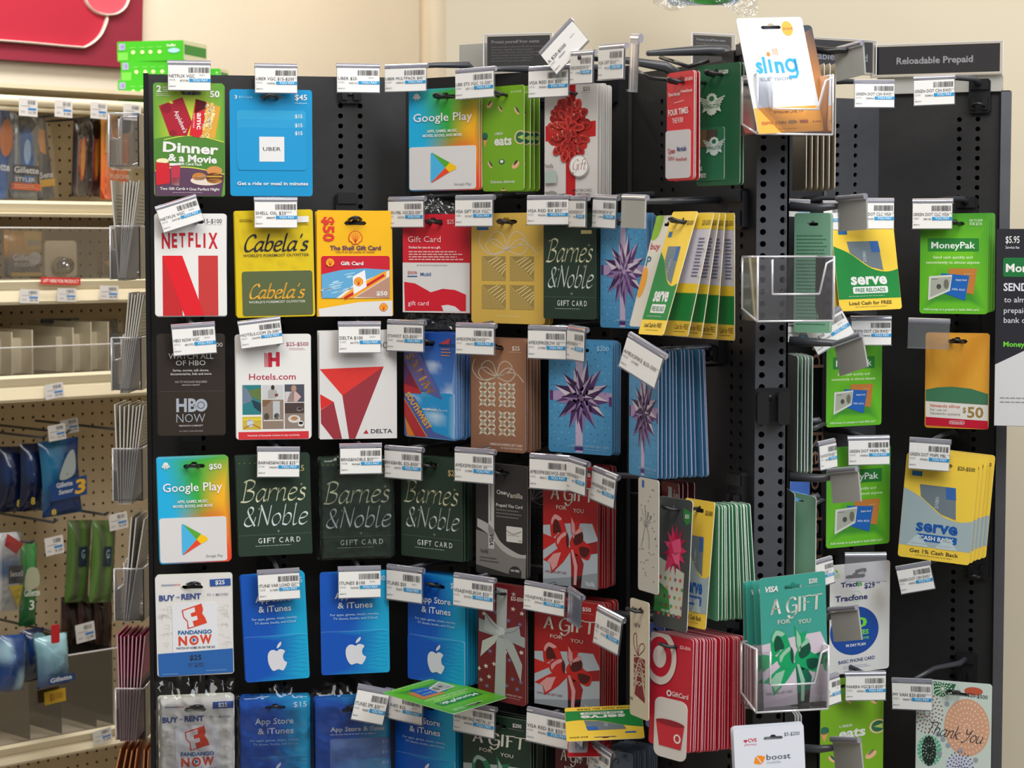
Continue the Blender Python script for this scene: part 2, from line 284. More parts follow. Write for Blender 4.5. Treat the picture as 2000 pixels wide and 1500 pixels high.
class Art:
    """flat print, laid out in the pixel units it was measured in; u to the right, v down"""
    def __init__(s, W, H, x0, y0, ox=0, oy=0, k=1.0):
        s.W, s.H, s.x0, s.y0, s.ox, s.oy, s.k = W, H, x0, y0, ox, oy, k
        s.mb = MB(); s.z = 1; s.me = None; s.clip = True
    def up(s): s.z += 1; return s
    def T(s, x, y): return (s.ox + x / s.k - s.x0, s.oy + y / s.k - s.y0)
    def raw(s, pts, fs, col):
        U = .00065; z = -.0004 - .0001 * s.z; vs = []
        for u, v in pts:
            if s.clip: u = min(max(u, .4), s.W - .4); v = min(max(v, .4), s.H - .4)
            vs.append(((u - s.W / 2) * U, z, (s.H / 2 - v) * U))
        s.mb.add(vs, fs, col)
    def p(s, pts, col, sm=0):
        if sm: pts = cat(pts, sm, True)
        q = [s.T(*a) for a in pts]
        try: fs = tessellate_polygon([[Vector((a[0], a[1], 0)) for a in q]])
        except Exception: return s
        s.raw(q, [tuple(f) for f in fs], col); return s
    def r(s, x0, y0, x1, y1, col, rad=0):
        if rad:
            pts = []
            for cx, cy, a in ((x1 - rad, y0 + rad, -90), (x1 - rad, y1 - rad, 0), (x0 + rad, y1 - rad, 90), (x0 + rad, y0 + rad, 180)):
                pts += [(cx + rad * math.cos(R(a + t)), cy + rad * math.sin(R(a + t))) for t in (0, 30, 60, 90)]
            return s.p(pts, col)
        q = [s.T(x0, y0), s.T(x1, y0), s.T(x1, y1), s.T(x0, y1)]; s.raw(q, [(0, 1, 2, 3)], col); return s
    def e(s, cx, cy, rx, ry, col, n=28, rot=0):
        c, q = math.cos(R(rot)), math.sin(R(rot))
        return s.p([(cx + rx * math.cos(2 * math.pi * i / n) * c - ry * math.sin(2 * math.pi * i / n) * q, cy + rx * math.cos(2 * math.pi * i / n) * q + ry * math.sin(2 * math.pi * i / n) * c) for i in range(n)], col)
    def l(s, pts, w, col, sm=0, w2=None):
        if sm: pts = cat(pts, sm)
        q = [s.T(*a) for a in pts]; w = w / s.k; n = len(q); vs = []
        for i in range(n):
            a = q[max(i - 1, 0)]; b = q[min(i + 1, n - 1)]; dx, dy = b[0] - a[0], b[1] - a[1]; d = math.hypot(dx, dy) or 1
            ww = w if w2 is None else w + (w2 / s.k - w) * i / (n - 1)
            vs += [(q[i][0] - dy / d * ww / 2, q[i][1] + dx / d * ww / 2), (q[i][0] + dy / d * ww / 2, q[i][1] - dx / d * ww / 2)]
        s.raw(vs, [(2 * i, 2 * i + 1, 2 * i + 3, 2 * i + 2) for i in range(n - 1)], col); return s
    def ring(s, cx, cy, r, w, col, n=32, ry=None):
        ry = ry or r; return s.l([(cx + r * math.cos(2 * math.pi * i / n), cy + ry * math.sin(2 * math.pi * i / n)) for i in range(n + 1)], w, col)
    def t(s, txt, x0, x1, yb, h, col, b=0, sh=0, rot=0):
        vs, fs, a, c = glyphs(txt, b); sx = (x1 - x0) / (c - a); sy = h / CAPH; cr, sr = math.cos(R(rot)), math.sin(R(rot)); out = []
        for vx, vy in vs:
            X = (vx - a) * sx + vy * sy * sh; Y = -vy * sy; out.append(s.T(x0 + X * cr - Y * sr, yb + X * sr + Y * cr))
        s.raw(out, fs, col); return s
    def script(s, txt, x0, x1, yb, h, col, pen=.16, sh=.22, ang=35, rot=0, n=5, thin=.3):
        """h = height of a capital; broad pen held at an angle"""
        tw = sum(G[c][0] for c in txt); sy = h / 1.7; sx = (x1 - x0) / tw; X0 = 0; cr, sr = math.cos(R(rot)), math.sin(R(rot))
        px, py = pen * math.cos(R(ang)) * .5, pen * math.sin(R(ang)) * .5; qx, qy = -py * thin, px * thin
        def m(x, y): X = x * sx + y * sy * sh; Y = -y * sy; return s.T(x0 + X * cr - Y * sr, yb + X * sr + Y * cr)
        for c in txt:
            for st in G[c][1]:
                pts = cat([(X0 + x, y) for x, y in st], n)
                for i in range(len(pts) - 1):
                    (ax, ay), (bx, by) = pts[i], pts[i + 1]
                    for ox, oy in ((px, py), (qx, qy)):
                        s.raw([m(ax - ox, ay - oy), m(ax + ox, ay + oy), m(bx + ox, by + oy), m(bx - ox, by - oy)], [(0, 1, 2, 3)], col)
            X0 += G[c][0]
        return s
    def bars(s, x0, x1, y0, y1, col, n=22, seed=1):
        rd = random.Random(seed); x = x0; w = (x1 - x0) / n
        for i in range(n):
            bw = w * rd.choice((.25, .4, .6, .75)); s.r(x, y0, x + bw, y1, col); x += w
        return s
    def lines(s, x0, x1, y0, y1, n, col, h=.35, seed=3):
        rd = random.Random(seed); d = (y1 - y0) / n
        for i in range(n):
            x = x0; xe = x0 + (x1 - x0) * rd.uniform(.8, 1)
            while x < xe:
                w = (x1 - x0) * rd.uniform(.04, .1); s.r(x, y0 + i * d, min(x + w, xe), y0 + i * d + d * h, col); x += w + (x1 - x0) * .015
        return s
    def mesh(s):
        if not s.me: s.me = s.mb.mesh('printed_artwork', 'print')
        return s.me
# ---------------------------------------------------------------- card board: rounded sheet with a real hang slot
def rrect(w, h, r, n=4):
    pts = []
    for cx, cy, a in ((w / 2 - r, h / 2 - r, 0), (-w / 2 + r, h / 2 - r, 90), (-w / 2 + r, -h / 2 + r, 180), (w / 2 - r, -h / 2 + r, 270)):
        pts += [(cx + r * math.cos(R(a + 90 * t / n)), cy + r * math.sin(R(a + 90 * t / n))) for t in range(n + 1)]
    return pts
def slot(cx, cy, w, h):
    a = [(-w / 2, 0), (-w / 2 + h * .5, -h / 2), (w / 2 - h * .5, -h / 2), (w / 2, 0), (w / 2 - h * .5, h / 2), (w * .16, h / 2), (w * .09, h * 1.05), (-w * .09, h * 1.05), (-w * .16, h / 2), (-w / 2 + h * .5, h / 2)]
    return [(cx + x, cy + y) for x, y in a]
def inside(p, poly):
    c = False; j = len(poly) - 1
    for i in range(len(poly)):
        if (poly[i][1] > p[1]) != (poly[j][1] > p[1]) and p[0] < (poly[j][0] - poly[i][0]) * (p[1] - poly[i][1]) / (poly[j][1] - poly[i][1]) + poly[i][0]: c = not c
        j = i
    return c
def board_mesh(W, H, front, back='c9c9c6', edge='dcdad6', rad=6, hole=(.5, 18, 46, 7), t=.0007, grid=(1, 1), mt='print', name='backing_board'):
    U = .00065; out = rrect(W * U, H * U, max(rad, .3) * U, 4 if rad > 1 else 1); hl = None
    if hole: hl = slot((hole[0] - .5) * W * U, (H / 2 - hole[1]) * U, hole[2] * U, hole[3] * U)
    pts = list(out); ed = [(i, (i + 1) % len(out)) for i in range(len(out))]
    if hl: n = len(pts); pts += hl; ed += [(n + i, n + (i + 1) % len(hl)) for i in range(len(hl))]
    gx, gy = grid
    if gx > 1:
        for i in range(1, gx):
            for j in range(1, gy):
                q = ((i / gx - .5) * W * U, (j / gy - .5) * H * U)
                if not (hl and abs(q[0] - (hole[0] - .5) * W * U) < hole[2] * U * .55 and abs(q[1] - (H / 2 - hole[1]) * U) < hole[3] * 1.2 * U): pts.append(q)
    r = delaunay_2d_cdt([Vector(p) for p in pts], ed, [], 0, 1e-7); vs, fs = r[0], r[2]
    fs = [f for f in fs if (lambda c: inside(c, out) and not (hl and inside(c, hl)))((sum(vs[i][0] for i in f) / len(f), sum(vs[i][1] for i in f) / len(f)))]
    mb = MB(); fn = front if callable(front) else (lambda u, v: hx(front))
    mb.add([(v[0], -t / 2, v[1]) for v in vs], [tuple(f) for f in fs], lambda x: fn(x[0] / U / W + .5, .5 - x[2] / U / H))
    mb.add([(v[0], t / 2, v[1]) for v in vs], [tuple(f)[::-1] for f in fs], back)
    for loop in ([out] + ([hl] if hl else [])):
        k = len(loop); mb.add([(p[0], -t / 2, p[1]) for p in loop] + [(p[0], t / 2, p[1]) for p in loop], [(i, (i + 1) % k, k + (i + 1) % k, k + i) for i in range(k)], edge)
    return mb.mesh(name, mt)
class Design:
    """a kind of card: backing board, print, and (where the photo shows one) a plastic card fixed to it"""
    def __init__(s, W, H, x0, y0, crop, front, inner=None, **k):
        s.W, s.H = W, H; s.art = Art(W, H, x0, y0, *crop); s.board = board_mesh(W, H, front, **k)
        s.rad = k.get('rad', 6); s.inner = None; s.edge = k.get('edge', 'dcdad6')
        if inner:   # list of (x0,y0,x1,y1,colour|fn,rad,hole) in crop units
            s.inner = []
            for it in inner:
                a = s.art.T(it[0], it[1]); b = s.art.T(it[2], it[3]); w, h = b[0] - a[0], b[1] - a[1]
                g = (8, 8) if callable(it[4]) else (1, 1)
                me = board_mesh(w, h, it[4], rad=it[5] if len(it) > 5 else 4, hole=None, t=.0006, grid=g, name='plastic_card')
                for v in me.vertices: v.co.x += ((a[0] + b[0]) / 2 - W / 2) * .00065; v.co.z += (H / 2 - (a[1] + b[1]) / 2) * .00065; v.co.y -= .0007 + .0001 * len(s.inner)
                s.inner.append(me)
            s.art.z += 9
DS = {}
# ---------------------------------------------------------------- the printed designs
WH = 'e3e1de'
def design(key, *a, **k): d = Design(*a, **k); DS[key] = d; return d.art
def rad_(c0, c1, cx, cy, s): return lambda u, v: mix(c0, c1, math.hypot((u - cx), (v - cy)) * s)
# 1 green dinner card
a = design('dinner', 138, 221, 300, 162, (280, 100, 5), rad_('d2dc3c', '5f9a35', .5, .4, 1.9), grid=(10, 14), hole=(.54, 20, 40, 7), edge='c8d69a')
a.p([(100, 860), (250, 830), (500, 825), (790, 880), (790, 1200), (100, 1180)], '4d8030'); a.up()
a.p([(100, 1165), (300, 1130), (500, 1135), (790, 1200), (760, 1420), (110, 1420)], '5a3d55').up()
a.l([(110, 1170), (300, 1135), (500, 1140), (790, 1200)], 10, 'd4cf55', 5); a.l([(200, 865), (420, 825), (600, 838), (785, 885)], 9, 'c8d24a', 5)
a.p([(155, 535), (385, 450), (475, 690), (425, 828), (258, 825)], 'a81a30'); a.p([(515, 465), (755, 540), (700, 850), (450, 820)], 'd8a03a').up()
a.p([(515, 465), (625, 495), (565, 850), (448, 820)], 'cf1f2c'); a.p([(515, 465), (625, 495), (610, 555), (500, 610)], '5c1a26'); a.e(225, 560, 50, 48, '8e1226'); a.e(290, 800, 35, 30, '8e1226')
for i in range(46):
    rd = random.Random(i); yy = rd.uniform(500, 845); xx = 640 - (yy - 500) * .14 + rd.uniform(-28, 62 - (yy > 750) * 25); a.e(xx, yy, 17, 15, rd.choice(['f0dca0', 'e8c878', 'f5ead0', 'e0b860']), 7)
a.up().e(272, 500, 24, 14, 'c8c840', 10, 20); a.t("Applebee's", 300, 530, 590, 42, WH, 1, 0, 66); a.t('amc', 528, 690, 600, 52, WH, 3, 0, 92); a.t('THEATRES', 490, 640, 600, 12, WH, 1, 0, 92)
a.t('2', 132, 180, 400, 60, WH, 4); a.t('GIFT', 192, 245, 362, 15, WH, 1); a.t('CARD', 192, 245, 384, 15, WH, 1); a.t('PACK', 192, 245, 405, 15, WH, 1); a.t('50', 652, 748, 445, 58, WH, 4)
a.lines(130, 270, 418, 450, 2, 'd8e0c0')
a.t('Dinner', 188, 730, 978, 92, WH, 7, 0, 3); a.t('& a Movie', 238, 715, 1068, 66, WH, 6, 0, 3); a.t('Gift Card Pack', 338, 572, 1110, 26, WH, 3, 0, 2)
a.p([(118, 1085), (250, 1095), (255, 1250), (250, 1290), (120, 1310)], 'c8202c'); a.e(185, 1072, 62, 26, 'ecdcae', 12)
a.up().p([(265, 1110), (358, 1110), (345, 1310), (270, 1305)], 'b83448'); a.p([(268, 1230), (350, 1238), (342, 1312), (272, 1305)], 'd8d4d4'); a.r(252, 1095, 360, 1118, 'e8e6e6')
a.e(610, 1262, 155, 48, 'ddd0c4'); a.e(540, 1225, 70, 40, 'c07a34', 12); a.up().e(690, 1235, 85, 52, '5c3420', 14); a.e(690, 1165, 78, 45, 'cf8c4c', 18); a.e(690, 1265, 74, 26, 'c98a48', 14); a.r(615, 1215, 765, 1228, 'e0b13c')
a.t('Two Gift Cards', 158, 403, 1355, 26, WH, 2); a.e(423, 1345, 8, 8, WH, 8); a.t('One Perfect Night', 442, 738, 1360, 26, WH, 2); a.lines(280, 625, 1378, 1390, 1, 'c0b0bc')
# 2 blue three-in-one card
a = design('uber', 161, 208, 449, 175, (280, 100, 5), '0a8ec6', inner=[(912, 580, 1585, 1100, '2b9ccd', 6), (916, 664, 1588, 1130, '2496ca', 6), (920, 745, 1590, 1162, '1590c8', 6)], hole=(.5, 14, 44, 7))
a.t('3', 893, 918, 468, 34, WH, 2); a.t('$15 Cards', 935, 1068, 462, 22, 'a8d8ee'); a.t('$45', 1480, 1600, 475, 52, WH, 2); a.t('Multipack', 1482, 1600, 512, 15, 'b8e0f0')
for y in (650, 738, 815): a.t('$15', 1480, 1553, y, 34, WH, 2)
a.r(1130, 835, 1374, 1078, 'dcdcdc').up(); a.t('UBER', 1165, 1340, 973, 36, '4a4a4e', 1); a.t('Get a ride or meal in minutes', 912, 1605, 1308, 32, WH, 3)
# 3 store credit card with play triangle
def gp(u, v):
    c = mix('22aee0', '3aa83c', (u - .12 - v * .35) * 2.6 + .25)
    c = mix(c, 'f4b223', (u * 1.25 - .72) * 3 * max(0, 1 - abs(v - .4) * 2.4)); return mix(c, 'ea4a2a', ((v - .42) * 5) * max(0, 1 - abs(u - .75) * 2.0))
a = design('play', 139, 200, 799, 172, (640, 100, 5), gp, inner=[(802, 928, 1457, 1350, 'd9d6d6', 5)], grid=(14, 20), hole=(.52, 17, 44, 8))
a.t('Google Play', 845, 1425, 680, 78, 'f0ecf0', 1); a.t('APPS, GAMES, MUSIC,', 982, 1285, 790, 26, WH, 3); a.t('MOVIES, BOOKS, AND MORE', 940, 1325, 833, 26, WH, 3)
a.t('$50', 1300, 1425, 478, 48, WH, 4); a.e(880, 425, 28, 26, WH, 12); a.r(852, 425, 908, 452, WH); a.e(846, 440, 5, 12, WH, 8); a.e(914, 440, 5, 12, WH, 8); a.r(864, 450, 873, 466, WH); a.r(886, 450, 895, 466, WH)
a.p([(1018, 995), (1032, 985), (1160, 1140), (1028, 1280), (1016, 1272)], '4cb4e4'); a.p([(1028, 985), (1205, 1088), (1160, 1140)], '58a83a'); a.p([(1205, 1088), (1262, 1122), (1272, 1140), (1262, 1155), (1203, 1182), (1160, 1140)], 'f6c410'); a.p([(1160, 1140), (1203, 1182), (1030, 1282), (1026, 1278)], 'e84a2c')
a.t('Google Play', 1248, 1415, 1312, 24, '8a8a8a')
# 4 green food card
def foods(a, items):
    for kd, x, y, s, rt in items:
        if kd == 0: a.e(x, y, 30 * s, 12 * s, 'e8b888', 14, rt); a.up().e(x + 5 * s, y - 7 * s, 26 * s, 6 * s, '2c5a4a', 10, rt); a.z -= 1
        elif kd == 1: a.e(x, y, 28 * s, 18 * s, 'e9b78c', 14, rt); a.e(x, y - 14 * s, 20 * s, 7 * s, '2c6a44', 9, rt)
        elif kd == 2: a.e(x, y, 26 * s, 24 * s, '24574e', 16); a.up().e(x, y - 3, 16 * s, 15 * s, 'e4e8dc', 12); a.z -= 1
        elif kd == 3: a.ring(x, y, 52 * s, 12 * s, 'e8c8a0', 20, 62 * s); a.e(x, y, 42 * s, 52 * s, '2e6a52', 16); a.up().p([(x - 30 * s, y), (x + 30 * s, y - 25 * s), (x + 30 * s, y + 25 * s)], 'b6d060'); a.z -= 1
        else: a.p([(x - 24 * s, y - 10 * s), (x + 24 * s, y - 10 * s), (x, y + 80 * s)], 'd89a60'); a.e(x, y - 30 * s, 30 * s, 38 * s, '2e6a52', 14)
a = design('eats', 81, 204, 943, 168, (640, 100, 5), '78ac22', hole=(.45, 16, 26, 7), edge='e6ecd0')
foods(a, [(1, 1585, 515, 1.3, -50), (0, 1690, 560, 1.1, 60), (0, 1850, 590, 1.4, 60), (3, 1885, 845, 1.0, 0), (4, 1540, 850, 1.0, 0), (0, 1590, 1100, 1.3, 60), (2, 1705, 1075, 1.1, 0), (1, 1840, 1110, 1.6, -50), (1, 1720, 1350, .8, 0)])
a.up(); a.t('UBER', 1635, 1720, 812, 24, WH, 1); a.t('eats', 1632, 1803, 912, 88, WH, 6); a.t('Delicious, delivered.', 1598, 1835, 1282, 26, WH, 2); a.t('$15-$200', 1795, 1895, 412, 20, 'd8e8b0', 1)
# 5 silver card with red bow
a = design('redbow', 105, 220, 1062, 165, (1000, 40, 5), 'cfcac6', hole=(.5, 18, 30, 7)); rd = random.Random(4)
a.r(525, 600, 620, 1760, 'b81f22'); a.p([(320, 1020), (820, 985), (820, 1135), (320, 1170)], 'bb2022').up()
a.e(560, 1060, 170, 290, '98201e', 30).up()
for i in range(15): q = 2 * math.pi * i / 15 + .2; a.e(560 + 150 * math.cos(q), 1060 + 255 * math.sin(q), 44, 62, ['a82824', 'b83028', '8c1c1a'][i % 3], 14, math.degrees(q) + 90)
a.up()
for rr, n, s in ((185, 13, 66), (120, 9, 62), (55, 6, 58)):
    for i in range(n):
        q = 2 * math.pi * i / n + rr; x, y = 560 + rr * math.cos(q) * .85, 1060 + rr * 1.42 * math.sin(q)
        a.e(x, y, s * .62, s, rd.choice(['a82824', 'b83028', 'c03830']), 16, math.degrees(q) + 90).up(); a.e(x, y, s * .30, s * .66, rd.choice(['7c1a18', '8c201c']), 12, math.degrees(q) + 90)
        a.l([(x - s * .3, y - s * .55), (x - s * .1, y + s * .4)], 13, rd.choice(['d8605a', 'e08878', 'cc4a40']))
    a.up()
a.e(672, 1420, 96, 108, 'e4e2de').up(); a.ring(672, 1420, 90, 5, '6c6460', 28, 102); a.script('Gift', 605, 735, 1455, 100, 'a03a34', .13, .2)
a.t('$50', 712, 780, 698, 40, '45403e', 1); a.lines(690, 812, 712, 722, 1, '8a8480'); a.t('Vanilla', 332, 415, 1430, 38, '2c2c2c', 1); a.r(330, 1465, 450, 1580, 'a6b4ac', 8)
a.e(400, 1700, 60, 45, '8c8c88'); a.up(); a.t('NO', 325, 358, 1685, 24, '2c2c2c', 2); a.t('FEES', 325, 385, 1722, 24, '2c2c2c', 2); a.t('MASTERCARD', 610, 800, 1670, 26, '2c2c2c', 1); a.t('GIFT CARD', 655, 785, 1712, 26, '2c2c2c', 1)
# 6 red four-shops card, 7 green wings card
a = design('four', 52, 212, 1303, 140, (1300, 20, 5), 'd4202c', inner=[(8, 1168, 245, 1640, 'cdc9cc', 5)], hole=(.5, 14, 18, 6))
a.t('$25-$500', 195, 268, 695, 30, WH, 2); a.t('TJmaxx Marshalls', 35, 150, 828, 30, WH, 3); a.t('HomeGoods', 155, 265, 805, 26, WH, 3); a.t('FOUR TIMES', 38, 230, 1022, 56, WH, 3, 0, -4); a.t('THE FUN!', 78, 182, 1100, 50, WH, 1, 0, -3); a.l([(90, 900), (185, 885)], 5, WH)
a.t('T.J.maxx', 32, 105, 1390, 44, 'b0303c', 4); a.t('Marshalls', 122, 210, 1375, 44, '34407c', 3); a.t('SIERRA', 35, 100, 1460, 36, 'b85a48', 1); a.t('HomeGoods', 112, 215, 1470, 34, 'b84038', 2)
def wings(a, x, y, s, c):
    for sg in (-1, 1):
        for i in range(5): a.l([(x + sg * 35 * s, y - 48 * s + i * 21 * s), (x + sg * (130 - i * 14) * s, y - 88 * s + i * 26 * s)], 13 * s, c)
        a.p([(x + sg * 130 * s, y - 98 * s), (x + sg * 40 * s, y - 60 * s), (x + sg * 125 * s, y - 76 * s)], c)
    pts = [(x + (46 if i % 2 else 58) * s * math.cos(R(i * 15)), y - 72 * s + (46 if i % 2 else 58) * s * math.sin(R(i * 15))) for i in range(24)]; a.p(pts, c); a.p([(p[0], p[1] + 112 * s) for p in pts], c); a.up()
    a.p([(x - 95 * s, y + 62 * s), (x - 75 * s, y - 5 * s), (x, y - 42 * s), (x + 75 * s, y - 5 * s), (x + 95 * s, y + 62 * s), (x, y + 22 * s)], c); a.up(); a.t('WING-STOP', x - 76 * s, x + 76 * s, y + 22 * s, 38 * s, '1c5a3c', 3); a.e(x, y - 72 * s, 26 * s, 26 * s, '2c6a48')
a = design('wing', 87, 237, 1358, 125, (1300, 20, 5), '1d5a3a', hole=(.45, 16, 26, 7), edge='b8c4b8', inner=[(300, 1140, 575, 1660, '2c6c4c', 5)])
a.t('$15-$200', 520, 612, 625, 36, WH, 3); wings(a, 450, 930, 1.0, 'ccd4c4'); a.r(312, 1160, 505, 1330, '7a5c40'); a.r(400, 1160, 505, 1260, '2a6a84'); a.up(); wings(a, 478, 1340, .85, 'ccd8d4')
a.t('THE', 305, 345, 1490, 36, WH, 4); a.t('WING', 305, 360, 1560, 40, WH, 4); a.t('EXPERTS', 305, 400, 1630, 40, WH, 4)
# 8 white television card
a = design('sling', 140, 222, 1437, 35, (1400, 0, 10 / 3), 'dde1e6', hole=(.5, 19, 44, 7), edge='c8c8c8')
a.r(125, 692, 620, 880, 'f0a440').up(); a.e(470, 190, 40, 48, 'f3ae48').up(); a.t('$25-$100', 440, 508, 198, 14, '7c4a5c', 1)
a.t('sl', 195, 268, 470, 98, '3aa6d4', 4); a.r(288, 385, 307, 470, '3aa6d4'); a.t('n', 330, 392, 470, 98, '3aa6d4', 4); a.ring(447, 428, 34, 19, '3aa6d4', 28, 36); a.l([(481, 385), (482, 480), (470, 502), (415, 503)], 19, '3aa6d4'); a.up().e(300, 352, 13, 14, 'ee8a38')
for i in (1, 2, 3): a.l([(318 + i * 14, 322 - i * 3), (324 + i * 14, 338), (318 + i * 14, 354 + i * 3)], 5, 'ee9a58', 4)
a.t('TELEVISION', 180, 430, 522, 20, '8c98a8', 0); a.t('STREAM LIVE TV', 260, 470, 732, 17, '8a5a3c', 2); a.t('ESPN', 160, 235, 800, 18, 'a8603c', 3); a.t('CNN', 255, 330, 800, 18, '9c6a3c', 3); a.e(378, 790, 34, 12, '9c7c4c', 12); a.r(428, 780, 488, 800, 'a8603c'); a.t('& more', 520, 580, 800, 14, '8a5a3c', 1); a.lines(270, 420, 830, 838, 1, '9c6a3c')
# 9 white card with red ribbon letter
a = design('netflix', 140, 200, 302, 417, (280, 370, 5), WH, hole=(.54, 16, 44, 8)); 
a.t('15-$100', 598, 770, 330, 42, '3c3838', 1); a.t('CHOOSE YOUR VALUE', 602, 768, 348, 10, '9a9696')
for i, (ch, x0, x1) in enumerate((('N', 182, 262), ('E', 280, 332), ('T', 352, 412), ('F', 440, 490), ('L', 512, 562), ('I', 588, 608), ('X', 636, 728))): a.t(ch, x0, x1, 572 - (i in (1, 2, 3, 4, 5)) * 16 * (1 - abs(i - 3) * .25), 142 - (0 if i in (0, 6) else 12), 'c2242f', 7)
a.r(186, 646, 380, 1234, 'c0282c'); a.r(536, 646, 728, 1234, 'c33a38'); a.up(); a.p([(186, 646), (380, 646), (592, 1234), (398, 1234)], 'dd1c28'); a.p([(380, 1234), (398, 1234), (375, 1180)], WH)
# 10 yellow outfitter card
def cabc(u, v): return mix('d8bc14', 'c9ab10', (math.sin(u * 31 + v * 17) + math.sin(v * 43 - u * 13)) * .5)
a = design('outfit', 152, 208, 460, 412, (280, 370, 5), cabc, inner=[(958, 798, 1642, 1234, '57623e', 5)], grid=(16, 20), hole=(.45, 18, 44, 7), edge='e6c428', rad=5)
a.r(1500, 265, 1620, 325, WH); a.lines(948, 1085, 290, 320, 2, '5a4c14'); a.lines(1500, 1620, 330, 360, 2, '5a4c14')
a.script("Cabela's", 975, 1600, 600, 160, '2c2834', .22, .28, 40, thin=.7); a.t("WORLD'S FOREMOST OUTFITTER", 975, 1615, 656, 26, '4c4430', 1); a.script("Cabela's", 1015, 1555, 1065, 140, 'efb23c', .22, .28, 40, thin=.7); a.t("WORLD'S FOREMOST OUTFITTER", 1018, 1568, 1112, 22, 'd8d8cc', 1)
# 11 yellow fuel card
def shell(a, x, y, s, o='d83a28', f='f2b81e'):
    pts = [(-62, 30), (-66, -5), (-52, -38), (-28, -58), (0, -66), (28, -58), (52, -38), (66, -5), (62, 30), (32, 48), (30, 62), (-30, 62), (-32, 48)]
    a.p([(x + p[0] * s, y + p[1] * s) for p in pts], o).up(); a.p([(x + p[0] * s * .86, y + p[1] * s * .88) for p in pts], f).up()
    for q in (-62, -40, -20, 0, 20, 40, 62): a.l([(x, y + 50 * s), (x + 52 * s * math.sin(R(q)), y + 5 * s - 52 * s * math.cos(R(q)))], 5 * s, o)
    a.z -= 2
a = design('fuel', 147, 206, 619, 412, (600, 370, 5), 'eeb40e', inner=[(135, 648, 805, 1062, 'c6182c', 5)], hole=(.51, 24, 44, 8), rad=2, edge='d8a428')
a.t('$50', 160, 400, 268, 100, 'd8362a', 6, 0, 90); shell(a, 470, 470, 1.05); a.t('The Shell Gift Card', 222, 718, 590, 40, '5c3c5c', 4); a.t('Use it at the pump or inside.', 280, 662, 618, 20, '9c5c34', 2)
a.p([(108, 1165), (500, 1100), (830, 1085), (830, 1238), (112, 1238)], 'dcdad8'); a.up(); a.p([(138, 828), (330, 785), (560, 770), (803, 785), (803, 1060), (140, 1060)], '5fa4d0').up()
for i in range(14): rd = random.Random(i + 9); a.e(rd.uniform(150, 420), rd.uniform(820, 1040), rd.uniform(30, 70), rd.uniform(4, 12), 'a8cfe4', 10, -12)
a.p([(280, 1060), (450, 930), (800, 790), (803, 1060)], 'e8e0d8').up(); a.p([(320, 1060), (460, 950), (770, 790), (770, 860), (440, 1062)], 'eda024'); a.p([(470, 1050), (800, 850), (803, 1060)], 'b58a78').up(); a.l([(360, 1062), (560, 950), (750, 835)], 26, 'c41e26'); a.up(); a.p([(440, 850), (560, 785), (578, 950), (450, 1025)], 'eceaea').up(); shell(a, 498, 900, .68)
shell(a, 222, 712, .68); a.t('Gift Card', 325, 545, 738, 34, WH, 4); a.t('$50', 672, 780, 1035, 40, WH, 4); shell(a, 742, 1150, .62)
# 12 red and white fuel card
a = design('exmob', 132, 192, 787, 418, (600, 370, 5), 'cc2534', inner=[(950, 768, 1560, 1188, 'd2d4da', 5)], hole=(.45, 14, 40, 7), rad=2)
a.r(936, 712, 1595, 1212, 'd4d2d0'); a.z += 1; a.t('Gift Card', 990, 1312, 512, 56, 'e8c8c8'); a.t('Perfect for you or as a gift.', 1000, 1312, 575, 24, 'f0dcdc', 2); a.lines(998, 1545, 600, 700, 4, 'e8a8a8', .5); a.t('$25', 1375, 1440, 335, 40, 'e8c8c8', 0); a.lines(1075, 1432, 732, 745, 1, 'a8a4a4', 1)
a.z += 1; 
for it in (0,): a.p([(952, 900), (1060, 915), (1215, 1000), (1330, 965), (1450, 975), (1556, 1020), (1556, 1180), (960, 1184)], 'cb1e30').up(); a.p([(1318, 1128), (1380, 1120), (1450, 1135), (1508, 1184), (1340, 1186)], 'd8d4d6')
a.t('EXXON', 990, 1080, 825, 28, 'b02838', 2); a.r(985, 840, 1082, 852, '2c6098'); a.t('Mobil', 1113, 1217, 842, 34, '2c5c9c', 2); a.t('gift card', 990, 1193, 1128, 42, 'f0d8dc')
# 13 gold present card
def present(a, xs, ys, ww, hh, kind, c, c2):
    for x in xs:
        for y in ys:
            if kind == 0:
                a.r(x, y, x + ww, y + hh, c2).up()
                for i in range(9):
                    t = i / 9; a.l([(x + 2, y + hh * t + 6), (x + ww * (1 - t) - 4, y + hh - 3)], 9, c)
                for i in range(6):
                    t = .25 + i / 9; a.l([(x + ww * t + 4, y + 4 + hh * t * .9), (x + min(ww, ww * (t + .42)), y + max(4, hh * (t - .32)))], 8, 'e6d494')
                a.z -= 1
            else:
                for i in range(2):
                    for j in range(3):
                        cx, cy, w, h = x + ww * i / 2, y + hh * j / 3, ww / 2, hh / 3
                        for (sx, sy, ex, ey) in ((0, 0, 1, 1), (1, 0, 0, 1)):
                            mx, my = (ey - sy) * w * .18, (ex - sx) * h * .18; A_ = (cx + sx * w, cy + sy * h); B_ = (cx + ex * w, cy + ey * h); M_ = ((A_[0] + B_[0]) / 2, (A_[1] + B_[1]) / 2)
                            a.p([A_, (M_[0] + mx, M_[1] - my), B_, (M_[0] - mx, M_[1] + my)], c)
